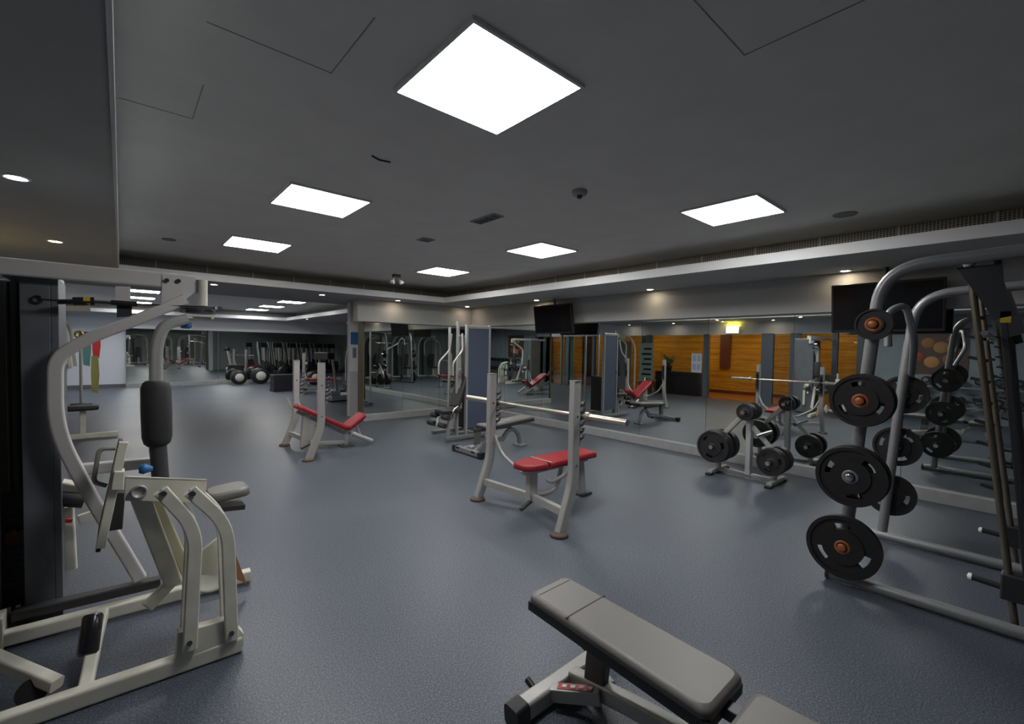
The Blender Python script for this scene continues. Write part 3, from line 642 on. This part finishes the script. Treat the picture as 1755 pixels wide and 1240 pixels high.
br = smp(M_['chrome'], 'sliding_bar', MB().cyl(L3((3.45, .13, 1.62)), L3((4.85, .13, 1.62)), .015, 14))
smp(M_['yellow'], 'warning_label', MB().box(*[c-4.1 for c in (3.60, 3.64)], -.16, -.12, 1.68, 1.74))
peg_l = [(.60, 1.68, .095), (.64, 1.21, .165), (.675, .73, .19), (.71, .26, .20)]
for Y, z, r in peg_l:
    smp(M_['chrome'], 'peg', MB().cyl(L3((SX0-.03, Y, z)), L3((SX0-(.15 if r in (.165, .19) else .10), Y, z)), .024, 14))
for Y, z in ((.60, 1.18), (.63, .76), (.66, .36)):
    smp(M_['chrome'], 'peg', MB().cyl(L3((SX1+.02, Y, z)), L3((SX1+.22, Y, z)), .024, 14))
hubc = M_['platered']
labs = ['small plate at the top of the rack\'s near post', 'large plate second from the top on the rack\'s near post', 'large plate third from the top on the rack\'s near post', 'largest plate lowest on the rack\'s near post by the floor rail']
for k, ((Y, z, r), lab) in enumerate(zip(peg_l, labs)):
    grip_plate('weight_plate', lab, 'weight plate', r, .045, (SX0-.045-.025, Y, z), 0, 'plates on the tall rack', 3, hubc if k != 2 else M_['grey'], a0=.3+k)
    if k in (1, 2): grip_plate('weight_plate', lab.replace('large plate', 'outer plate of the pair'), 'weight plate', r-.005, .042, (SX0-.045-.025-.048, Y, z), 0, 'plates on the tall rack', 3, hubc if k != 2 else M_['grey'], a0=.1+k)
    MB_ = None
for k, ((Y, z), lab) in enumerate(zip(((.60, 1.18), (.63, .76), (.66, .36)), ('plate highest on the far post of the rack, facing the mirror', 'plate in the middle of the far post of the rack, facing the mirror', 'plate lowest on the far post of the rack, facing the mirror'))):
    grip_plate('weight_plate', lab, 'weight plate', (.15, .155, .165)[k], .045, (SX1+.075, Y, z), 0, 'plates on the tall rack', 3, M_['dgrey'], a0=1+k)
for k, (Y, z, r) in enumerate(peg_l):       # end button of every near peg
    b = smp(M_['platered'] if k != 2 else M_['chrome'], 'peg_end', MB().lathe(L3((SX0-(.148 if r in (.165, .19) else .098), Y, z)), (-1, 0, 0), [(0, .024), (.012, .024), (.016, .018), (.016, 0)], 16))

# ================================================================== LEFT: MULTI-STATION GYM
GO = V((-.2, 3.2, 0))
mg = thing('multi_gym', 'large cream weight machine with dark shroud and leg press at the left edge', 'weight machine', GO)
def A(x, y, Y): return at(x, y, 'Y', Y) - GO
def gp(nm, mb, m, bevel=0, par=None): return mb.build(nm, M_[m] if isinstance(m, str) else m, par or mg, bevel)
R4 = rrect(.085, .05, .01)
tubeprof = lambda w_, h_: rrect(w_, h_, min(w_, h_)*.2)
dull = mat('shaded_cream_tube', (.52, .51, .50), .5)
# weight stack housing
def gbox(x0, x1, y0, y1, z0, z1): return MB().box(x0-GO.x, x1-GO.x, y0-GO.y, y1-GO.y, z0, z1)
gp('shroud', gbox(-.385, -.275, 3.34, 3.37, .03, 1.83), 'shroud2', .004)
gp('shroud', gbox(-.275, -.245, 3.34, 3.72, .03, 1.83), 'shroud2', .004)
gp('shroud', gbox(-.80, -.465, 3.34, 3.37, .03, 1.80), mat('navy_shroud', (.022, .032, .05), .5), .004)
gp('shroud', gbox(-.80, -.245, 3.72, 3.75, .03, 1.83), 'shroud2', .004)
st = MB()
for k in range(18): st.box(-.50-GO.x, -.36-GO.x, 3.45-GO.y, 3.65-GO.y, .10+k*.034, .131+k*.034)
gp('weight_stack', st, 'stack')
gr_ = MB()
for x in (-.445, -.41): gr_.cyl((x-GO.x, 3.50-GO.y, .05), (x-GO.x, 3.50-GO.y, 1.8), .009, 10)
gp('guide_rod', gr_, 'dgrey')
gp('selector_pin', MB().cyl((-.425-GO.x, 3.45-GO.y, .50), (-.425-GO.x, 3.40-GO.y, .50), .012, 10).box(-.46-GO.x, -.39-GO.x, 3.43-GO.y, 3.445-GO.y, .44, .50), mat('stack_red', (.12, .02, .015), .5))
gp('top_cap', gbox(-.46, -.25, 3.33, 3.75, 1.83, 1.85), 'silver')
# top beam and its plates
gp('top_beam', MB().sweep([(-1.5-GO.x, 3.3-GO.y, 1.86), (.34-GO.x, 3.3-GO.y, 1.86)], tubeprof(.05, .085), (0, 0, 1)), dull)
jp = gp('joint_plate', MB().prism([A(278, 470, 3.27), A(328, 474, 3.27), A(340, 486, 3.27), A(335, 500, 3.27), A(308, 520, 3.27), A(277, 524, 3.27)], (0, .006, 0)), dull)
gp('joint_bolt', MB().cyl(A(286, 480, 3.265), A(286, 480, 3.255), .012, 8), 'dgrey'); gp('joint_bolt', MB().cyl(A(306, 481, 3.265), A(306, 481, 3.255), .012, 8), 'dgrey')
gp('hanger_plate', MB().prism([A(198, 490, 3.27), A(224, 491, 3.27), A(224, 516, 3.27), A(198, 516, 3.27)], (0, .006, 0)), dull)
gp('hanger_block', MB().prism([A(200, 517, 3.26), A(226, 518, 3.26), A(226, 542, 3.26), A(200, 543, 3.26)], (0, .05, 0)), 'dgrey')
gp('pivot_post', MB().cyl(A(348, 480, 3.25), A(348, 524, 3.25), .023, 18), 'white')
# curved main frame
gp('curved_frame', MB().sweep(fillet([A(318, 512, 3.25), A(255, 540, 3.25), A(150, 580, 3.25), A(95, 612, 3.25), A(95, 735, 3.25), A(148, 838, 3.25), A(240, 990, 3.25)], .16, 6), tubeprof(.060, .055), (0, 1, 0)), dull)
# cable and shock
gp('cable', MB().tube([A(63, 512, 3.24), A(100, 515, 3.24), A(380, 527, 3.22)], .005, 6), 'black')
gp('cable_eye', MB().lathe(A(64, 513, 3.335), (0, -1, 0), [(0, .022), (.008, .022), (.008, .013), (0, .013)], 16), 'black')
gp('shock_tube', MB().cyl(A(98, 517, 3.26), A(162, 516, 3.26), .013, 12).cyl(A(125, 516, 3.26), A(162, 516, 3.26), .022, 14), 'black')
gp('shock_label', MB().cyl(A(143, 515.5, 3.26), A(155, 516, 3.26), .0225, 14), 'yellow')
gp('shock_rod', MB().cyl(A(162, 516, 3.26), A(195, 518, 3.26), .008, 10), 'chrome')
gp('cable_sleeve', MB().cyl(A(190, 518, 3.24), A(235, 521, 3.24), .014, 10), 'black')
# fly arm, pivot and roller pad
gp('pivot_cam', MB().cyl(A(340, 529, 3.2), A(340, 537, 3.2), .085, 24), 'dgrey')
gp('pivot_arm', MB().bar(A(310, 533, 3.18), A(372, 528, 3.12), .05, .02), 'chrome', .003)
gp('pivot_arm', MB().bar(A(318, 543, 3.18), A(365, 546, 3.12), .04, .015), 'steel', .003)
gp('knob', MB().lathe(A(319, 545, 3.2), A(318, 566, 3.2)-A(319, 545, 3.2), [(0, .01), (.02, .012), (.025, .028), (.05, .03), (.06, .018), (.06, 0)], 16), 'blue')
gp('fly_arm', MB().sweep(fillet([A(322, 546, 3.15), A(280, 556, 3.15), A(268, 592, 3.15), A(267, 660, 3.15)], .12, 8), rrect(.06, .06, .018), (0, 1, 0)), 'silver')
c0, c1 = A(267, 652, 3.15), A(270, 763, 3.15)
L_ = (c1-c0).length
gp('roller_pad', MB().lathe(c0, c1-c0, [(0, .026), (0.0, .045), (.012, .058), (.04, .068), (L_*.5, .070), (L_-.05, .068), (L_-.015, .06), (L_, .045), (L_, .0)], 28), 'foam')
gp('lower_arm', MB().cyl(A(270, 755, 3.15), A(276, 830, 3.15), .040, 18), mat('dark_tube', (.055, .055, .062), .5))
# base rails
z0 = .05
gp('base_rail', MB().sweep([(-1.5-GO.x, 3.28-GO.y, .045), (.60-GO.x, 3.16-GO.y, .045)], tubeprof(.06, .07), (0, 0, 1)), 'white')
gp('rubber_strip', MB().sweep([(-.42-GO.x, 3.30-GO.y, .115), (.16-GO.x, 3.25-GO.y, .115)], tubeprof(.07, .05), (0, 0, 1)), 'padside')
gp('base_block', gbox(-.60, -.44, 3.18, 3.30, 0, .16), 'white', .006)
gp('front_rail', MB().sweep([(-1.5-GO.x, 2.56-GO.y, .04), (.43-GO.x, 2.47-GO.y, .04)], tubeprof(.06, .075), (0, 0, 1)), 'white')
gp('tie_bar', MB().sweep([(-.02-GO.x, 2.50-GO.y, .045), (.12-GO.x, 3.22-GO.y, .045)][::-1], tubeprof(.05, .06), (0, 0, 1)), 'white') if 0 else None
gp('diagonal_rail', MB().sweep([A(-60, 1105, 2.9), A(98, 1172, 2.56)], tubeprof(.05, .05), (0, 0, 1)), 'white')
gp('pulley_wheel', MB().cyl(A(55, 1185, 2.62), A(55, 1185, 2.59), .05, 24), 'black')
gp('leg_base_plate', MB().prism([A(300, 1140, 2.45), A(305, 1085, 2.45), A(395, 1060, 2.45), A(418, 1085, 2.45), A(419, 1108, 2.45)], (0, .05, 0)), 'white', .004)
# leg press linkage: two cranked legs, plate, slanting links
for (bx, by, mx_, my, tx, ty, nm) in ((325, 1112, 336, 905, 275, 840, 'link_arm'), (397, 1095, 390, 898, 325, 840, 'link_arm')):
    for k, Y in enumerate((2.44, 2.56)):
        dx = 0 if k == 0 else 5
        a_ = gp(nm, MB().sweep(fillet([A(bx, by, 2.44)+V((0, Y-2.44, 0)), A(mx_, my, 2.44)+V((0, Y-2.44, 0)), A(tx, ty, 2.44)+V((0, Y-2.44, 0))], .12, 7), tubeprof(.055, .03), (0, 1, 0)), 'white')
        if k == 0:
            bo = MB()
            for q in ((bx, by-10), (tx+6, ty+6)): bo.cyl(A(*q, 2.424), A(*q, 2.410), .011, 10)
            bo.build('bolt', M_['dgrey'], a_)
            MB().lathe(A(tx+2, ty+2, 2.44), A(tx-8, ty-10, 2.44)-A(tx+2, ty+2, 2.44), [(0, .02), (.002, .02), (.01, 0)], 10).build('end_plug', M_['dgrey'], a_)
gp('seat_plate', MB().prism([A(214, 817, 2.50), A(355, 822, 2.50), A(352, 848, 2.50), A(345, 862, 2.50), A(212, 858, 2.50)], (0, .02, 0)), 'white', .003)
gp('seat_plate_top', MB().prism([A(214, 816, 2.50), A(355, 821, 2.50), A(352, 821, 2.62), A(220, 815, 2.62)], (0, 0, -.008)), 'white')
gp('pivot_hub', MB().lathe(A(238, 842, 2.50), (0, -1, 0), [(0, .03), (.012, .03), (.014, .022), (.008, .02), (.008, .0)], 20), 'silver')
gp('slant_link', MB().sweep([A(240, 850, 2.56), A(298, 1000, 2.66)], tubeprof(.07, .04), (0, 1, 0)), 'white')
gp('slant_link', MB().sweep([A(262, 850, 2.66), A(318, 975, 2.76)], tubeprof(.05, .04), (0, 1, 0)), mat('ochre_cream', (.50, .47, .33), .5))
gp('cross_gusset', MB().prism([A(345, 945, 2.62), A(378, 918, 2.62), A(378, 985, 2.62), A(345, 985, 2.62)], (0, .02, 0)), 'white')
gp('crank_arm', MB().sweep([A(300, 990, 2.68), A(252, 1040, 2.62)], tubeprof(.05, .035), (0, 1, 0)), 'white')
gp('cam_wheel', MB().lathe(A(362, 985, 2.9), (0, -1, 0), [(0, .09), (.02, .09), (.02, .075), (.012, .07), (.012, 0)], 24), 'white')
gp('rear_guard', MB().prism([A(400, 940, 3.0), A(423, 1000, 3.0), A(400, 990, 3.0)], (0, .03, 0)), mat('rusty_guard', (.35, .16, .08), .5))
# seat pad
pd = gp('seat_pad', pad_mb(0, .21, .20, .20, 0, .05, .05), 'pad'); pd.location = A(352, 858, 2.98); pd.rotation_euler = (0, math.radians(-4), 0)
gp('seat_board', MB().bar(A(352, 868, 2.98), A(415, 862, 2.98), .17, .025), 'padside')
# foot plate with U handle, bracket, rear beam
gp('foot_plate', MB().bar(A(207, 760, 2.95), A(170, 925, 2.95), .34, .018, (1, 0, 0)), 'padside', .003)
gp('foot_plate_rib', MB().bar(A(212, 757, 2.78), A(172, 938, 2.78), .03, .035, (1, 0, 0)), 'white', .003)
gp('foot_plate_bracket', MB().prism([A(195, 808, 2.74), A(214, 808, 2.74), A(212, 840, 2.74), A(190, 840, 2.74)], (0, .08, 0)), 'white', .004)
gp('hanging_block', MB().bar(A(203, 842, 2.80), A(198, 905, 2.80), .06, .05), 'padside', .004)
gp('u_handle', MB().tube(fillet([A(198, 768, 2.95), A(170, 768, 2.95), A(160, 826, 2.95), A(183, 832, 2.95)], .03, 4), .010, 10), 'silver')
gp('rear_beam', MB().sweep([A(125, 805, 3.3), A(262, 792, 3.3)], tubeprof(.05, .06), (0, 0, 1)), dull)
gp('knob', MB().lathe(A(262, 803, 3.02), A(242, 803, 3.02)-A(262, 803, 3.02), [(0, .012), (.02, .02), (.035, .028), (.055, .022), (.06, 0)], 14), 'blue')
# rear seat station seen behind the shroud
gp('rear_seat_frame', MB().sweep(fillet([A(95, 830, 3.45), A(150, 840, 3.45)], .05), tubeprof(.06, .10), (0, 1, 0)), 'white')
gp('rear_seat_pad', MB().cyl(A(95, 852, 3.42), A(145, 856, 3.42), .045, 18), 'padside')
gp('rear_post', MB().sweep([A(112, 868, 3.5), A(118, 975, 3.5)], tubeprof(.07, .05), (0, 1, 0)), 'white')
gp('adjust_bracket', MB().bar(A(135, 890, 3.4), A(165, 880, 3.4), .03, .05), 'white', .003)
gp('red_tag', MB().bar(A(112, 892, 3.44), A(124, 892, 3.44), .01, .02), 'redl')
# ankle roller with stand
gp('roller_post', MB().sweep([A(145, 1185, 2.58), A(165, 1090, 2.80), A(175, 1050, 2.95)], tubeprof(.05, .05), (1, 0, 0)), 'white')
q0, q1 = A(160, 1052, 2.66), A(150, 1122, 2.58)
gp('ankle_roller', MB().lathe(q0, q1-q0, [(0, 0), (0, .03), (.01, .036), ((q1-q0).length-.01, .036), ((q1-q0).length, .028), ((q1-q0).length, 0)], 18), mat('glossy_black_vinyl', (.02, .02, .024), .22))

# ================================================================== CABLE TOWER in the corner
ct = thing('cable_tower', 'tall silver cable tower with blue-grey panel left of the small television', 'weight machine', (4.42, 5.92, 0))
def cp(nm, mb, m, bevel=0, par=None): return mb.build(nm, M_[m] if isinstance(m, str) else m, par or ct, bevel)
for x in (-.21, .25): cp('frame_post', MB().sweep([(x, 0, .05), (x, 0, 1.87)], tubeprof(.035, .06), (0, 1, 0)), 'silver')
cp('frame_post', MB().sweep([(-.30, .12, .05), (-.30, .12, 1.92)], tubeprof(.04, .05), (0, 1, 0)), 'silver')
cp('top_rail', MB().sweep([(-.22, 0, 1.83), (.26, 0, 1.83)], tubeprof(.05, .05), (0, 0, 1)), 'silver')
cp('panel', MB().box(-.195, .235, -.015, .015, .18, 1.80), 'shroud', .004)
for x in (-.21, .25): cp('frame_post', MB().sweep([(x, .5, .05), (x, .5, 1.84)], tubeprof(.035, .04), (0, 1, 0)), 'silver')
cp('weight_stack', MB().box(-.12, .16, .1, .4, .15, .9), 'stack', .004)
cp('base_rail', MB().sweep([(-.62, -.03, .06), (.27, -.03, .06)], tubeprof(.06, .06), (0, 0, 1)), 'grey')
cp('base_rail', MB().sweep([(-.50, .55, .06), (.27, .55, .06)], tubeprof(.06, .06), (0, 0, 1)), 'grey')
cp('base_rail', MB().sweep([(.25, -.05, .06), (.25, .58, .06)], tubeprof(.05, .05), (0, 0, 1)), 'grey')
cp('seat_post', MB().sweep([(-.48, .12, .08), (-.42, .12, .44)], tubeprof(.06, .05), (0, 1, 0)), 'silver')
o = cp('seat_pad', pad_mb(-.20, .16, .28, .3, 0, .06, .05), 'padside'); o.location = (-.46, .12, .45)
o = cp('back_pad', pad_mb(0, .55, .25, .3, 0, .06, .05), 'padside'); o.location = (-.33, .12, .52); o.rotation_euler = (0, math.radians(-72), 0)
cp('press_arm', MB().tube(fillet([(-.30, .0, 1.72), (-.32, -.05, 1.45), (-.52, -.08, 1.25), (-.52, -.08, 1.05)], .06), .016), 'silver')
cp('press_arm', MB().tube(fillet([(-.30, .3, 1.72), (-.32, .32, 1.45), (-.52, .34, 1.25), (-.52, .34, 1.05)], .06), .016), 'silver')
k_ = MB()
for z in (.62, .70, 1.02, 1.10, 1.42, 1.5, 1.66): k_.cyl((-.30, .03, z), (-.24, .19, z+.02), .028, 12)
cp('pulley_set', k_, 'chrome')
cp('linkage', MB().bar((-.26, .08, .5), (-.30, .08, 1.7), .03, .04).bar((-.30, .16, .15), (-.24, .16, .66), .04, .04), 'silver', .003)
for x, z in ((-.68, .28), (-.62, .40)):
    for a_, b_ in ((-.12, .04), (.2, .36)): cp('foot_roller', MB().cyl((x, a_, z), (x, b_, z), .042, 14), 'foam')
cp('foot_roller_arm', MB().tube([(-.45, .12, .42), (-.66, .12, .38), (-.68, .12, .26)], .018), 'silver')
cp('handle', MB().tube(fillet([(-.40, -.06, .56), (-.52, -.08, .50), (-.50, -.08, .40)], .05), .014), 'chrome')

# ================================================================== things seen in the mirrors
def multi_gym_far(label, loc, rotz, m, sh):
    t = thing('cable_machine', label, 'weight machine', loc, rotz, 'weight machines behind the camera side')
    M_m = M_[m]
    for y in (-.5, .5): MB().tube(fillet([(0, y, .04), (0, y, 1.6), (.12, y*.8, 1.95), (.2, 0, 2.02)], .3, 8), .03, 12).build('frame_arch', M_m, t)
    MB().box(-.18, .10, -.22, .22, .1, 1.8).build('shroud', M_[sh], t, .01)
    MB().sweep([(-.1, 0, 1.95), (.7, 0, 2.0)], rrect(.06, .08, .01), (0, 0, 1)).build('top_beam', M_m, t)
    MB().sweep([(-.3, 0, .05), (1.0, 0, .05)], rrect(.07, .07, .01), (0, 0, 1)).build('base_rail', M_m, t)
    MB().sweep([(-.0, -.5, .04), (-.0, .5, .04)], rrect(.06, .06, .01), (0, 0, 1)).build('cross_rail', M_m, t)
    MB().sweep([(.6, 0, .06), (.6, 0, .45)], rrect(.07, .06, .01), (0, 1, 0)).build('seat_post', M_m, t)
    o = pad_mb(.42, .78, .3, .3, .45, .07, .05).build('seat_pad', M_['padside'], t)
    o = pad_mb(0, .6, .26, .26, 0, .07, .05).build('back_pad', M_['padside'], t); o.location = (.38, 0, .55); o.rotation_euler = (0, math.radians(-84), 0)
    for q in (-1, 1): MB().tube(fillet([(.35, q*.1, 1.9), (.45, q*.45, 1.7), (.5, q*.45, 1.1)], .15), .02).build('press_arm', M_m, t)
    return t
multi_gym_far('cream weight machine standing along the partition, seen in the mirrors', (-1.05, 9.4, 0), 0, 'white', 'shroud2')

cm = [o for o in bpy.data.objects if o.name == 'cable_machine'][0]
for x, y, a, l in ((.9, -2.6, PI/2, 'first weight machine along the wall behind the viewer, left end of the far reflection'), (2.3, -2.6, PI/2, 'second weight machine along the wall behind the viewer'), (3.7, -2.6, PI/2, 'third weight machine along the wall behind the viewer'), (5.1, -2.6, PI/2, 'fourth weight machine along the wall behind the viewer, beyond the rack')):
    dup(cm, (x, y, 0), a, l)
def bike(label, loc, rotz):
    t = thing('elliptical_trainer', label, 'exercise machine', loc, rotz, 'rows of elliptical trainers seen in the far mirrors')
    MB().sweep([(-.8, 0, .05), (.8, 0, .05)], rrect(.09, .07, .01), (0, 0, 1)).build('base', M_['silver'], t)
    for x in (-.78, .78): MB().sweep([(x, -.3, .04), (x, .3, .04)], rrect(.07, .06, .01), (0, 0, 1)).build('cross_foot', M_['dgrey'], t)
    MB().cyl((.55, -.12, .35), (.55, .12, .35), .28, 24).build('flywheel_housing', M_['dgrey'], t)
    MB().sweep([(.35, 0, .1), (.15, 0, 1.35)], rrect(.09, .08, .01), (0, 1, 0)).build('mast', M_['silver'], t)
    MB().box(.05, .2, -.14, .14, 1.32, 1.56).build('console', M_['black'], t, .01)
    for q in (-1, 1):
        MB().tube(fillet([(.3, q*.2, .4), (.22, q*.24, 1.0), (.05, q*.26, 1.35), (-.12, q*.22, 1.6)], .2), .02, 10).build('arm_lever', M_['silver'], t)
        MB().bar((.5, q*.2, .3), (-.55, q*.2, .22), .12, .04).build('pedal_rail', M_['dgrey'], t)
    return t
b0 = bike('', (5.2, 10.4, 0), 0)
kk = 0
rowname = ['nearest', 'second', 'third']; colname = ['first', 'second', 'third', 'fourth', 'fifth', 'sixth']
for r in range(3):
    for c in range(6):
        x, y = 5.45+c*.68, 10.0+r*1.75
        if r == 1: x += .3
        lab = 'elliptical trainer seen in the far mirror, %s from the left in the %s row' % (colname[c], rowname[r])
        if r == 0 and c == 0: b0.location = (x, y, 0); b0.rotation_euler = (0, 0, PI/2); b0['label'] = lab
        else: dup(b0, (x, y, 0), PI/2, lab)
        kk += 1

# black round rolls with pale ends, against the far mirror
def roll(label, loc, r):
    t = thing('step_roll', label, 'exercise roll', loc, 0, 'black rolls against the far mirror')
    MB().lathe((0, 0, r), (0, -1, 0), [(0, 0), (0, r*.9), (.03, r), (.27, r), (.30, r*.9), (.30, r*.55)], 28).build('body', M_['black'], t)
    MB().lathe((0, -.30, r), (0, -1, 0), [(0, r*.56), (.006, r*.55), (.006, 0)], 24).build('pale_end', mat('pale_end', (.5, .5, .46), .6) if 'pale_end' not in bpy.data.materials else bpy.data.materials['pale_end'], t)
roll('black round roll with a pale end, left of the pair by the far mirror', (3.25, 19.1, 0), .26); roll('black round roll with a pale end, right of the pair by the far mirror', (3.95, 19.1, 0), .30)
roll('single pale-ended black roll showing between the incline bench uprights', (5.45, 17.6, 0), .27)
# dark stack of step platforms beside the far incline bench upright
for k in range(7):
    o = MB().box(-.32, .32, -.18, .18, 0, .075).build('step_platform', mat('step_dark', (.022, .02, .028), .5) if 'step_dark' not in bpy.data.materials else bpy.data.materials['step_dark'], None, .012)
    o.location = (3.88+.01*(k % 3), 15.6, k*.077); o.rotation_euler = (0, 0, .1)
    tag(o, ['lowest step platform on the floor', 'second step platform from the floor', 'third step platform from the floor', 'middle step platform', 'third step platform from the top', 'second step platform from the top', 'topmost step platform'][k] + ' of the dark stack left of the incline bench', 'step platform', 'stack of step platforms')
tm = thing('treadmill', 'low silver treadmill deck left of the white poster pillar', 'treadmill', (4.35, 12.3, 0), .25)
MB().box(-.3, .55, -.35, .35, .02, .16).build('deck', mat('treadmill_silver', (.36, .38, .42), .4), tm, .03)
MB().box(-.32, .0, -.33, .33, .16, .30).build('motor_cover', mat('treadmill_silver2', (.42, .44, .47), .4), tm, .04)
for y in (-.3, .3): MB().sweep([(-.1, y, .2), (-.25, y, 1.15)], rrect(.06, .04, .01), (0, 1, 0)).build('upright', M_['silver'], tm)
MB().box(-.4, -.2, -.33, .33, 1.12, 1.3).build('console', M_['black'], tm, .02)

# far left: coloured hanging gear on a stand by the partition
cs = thing('clothes_stand', 'stand hung with green, teal and red gear beside the white far wall', 'stand', (-.72, 14.6, 0))
MB().cyl((0, 0, 0), (0, 0, 1.72), .028, 12).build('pole', M_['silver'], cs); MB().lathe((0, 0, 0), (0, 0, 1), [(0, 0), (0, .2), (.03, .19), (.04, 0)], 20).build('base', M_['dgrey'], cs)
for dx, z1, z0_, c in ((.10, 1.72, .9, 'teal'), (.27, 1.72, 1.1, 'redl'), (.24, 1.15, .25, 'yellow')):
    MB().prism([(dx-.06, .02, z1), (dx+.06, .02, z1), (dx+.08, .04, (z0_+z1)/2), (dx+.05, .03, z0_), (dx-.06, .03, z0_+.04), (dx-.07, .0, (z0_+z1)/2)], (0, .05, 0)).build('hanging_gear', M_[c] if c != 'yellow' else mat('olive_gear', (.28, .28, .09), .7), cs)
MB().cyl((-.02, 0, 1.70), (.34, .03, 1.72), .012).build('hook_bar', M_['dgrey'], cs)
MB().lathe((-.02, -.04, 1.66), (0, -1, 0), [(0, .07), (.03, .09), (.03, .05), (0, .04)], 20).build('brass_ring', mat('brass', (.5, .36, .08), .3, .8), cs)
gp2 = MB().sweep([(-1.2, 12.5, .01), (-1.2, 12.5, 2.40)], rrect(.08, .08, .01), (0, 1, 0)); tag(gp2.build('pillar', mat('green_grey_post', (.12, .17, .14), .5)), 'slim dark green post by the white left wall', 'pillar')
hb_ = thing('low_bench', 'low grey bench end showing between the machine tubes at the left', 'weight bench', (-.93, 8.4, 0))
pad_mb(-.48, .35, .3, .3, .42, .07).build('pad', M_['pad'], hb_)
for x in (-.4, .2): MB().bar((x, -.18, .0), (x, -.05, .42), .05, .04).bar((x, .18, .0), (x, .05, .42), .05, .04).build('leg', M_['dgrey'], hb_)

# dumbbells along the near left wall (seen in the right mirror)
rk = thing('dumbbell_rack', 'two-tier dark dumbbell rack under the poster, seen in the right mirror', 'rack', (-1.3, .55, 0))
for z in (.42, .85):
    MB().bar((-.08, -1.3, z), (-.08, 1.3, z), .06, .03).bar((.12, -1.3, z-.06), (.12, 1.3, z-.06), .06, .03).build('shelf', M_['grey'], rk, .004)
for y in (-1.25, 1.25): MB().sweep([(.18, y, .02), (0, y, .95)], rrect(.07, .05, .01), (0, 1, 0)).box(-.2, .3, y-.04, y+.04, 0, .05).build('end_frame', M_['grey'], rk)
d0 = None
for ti, z in enumerate((.42, .85)):
    for k in range(9):
        lab = '%s dumbbell from the doorway end on the %s tier of the dumbbell rack' % (['first', 'second', 'third', 'fourth', 'fifth', 'sixth', 'seventh', 'eighth', 'ninth'][k], ['lower', 'upper'][ti])
        loc = (-1.28, .55+1.12-k*.28, z+.09)
        if d0 is None:
            d0 = thing('dumbbell', lab, 'dumbbell', loc, 0, 'dumbbells on the rack')
            MB().cyl((-.07, 0, 0), (.07, 0, 0), .016, 10).build('handle', M_['chrome'], d0)
            for q in (-1, 1):
                h = MB().cyl((q*.07, 0, 0), (q*.17, 0, 0), .075, 18).build('head', M_['black'], d0)
                MB().cyl((q*.17, 0, 0), (q*.173, 0, 0), .045, 16).build('end_disc', M_['chrome'], h)
        else: dup(d0, loc, 0, lab)
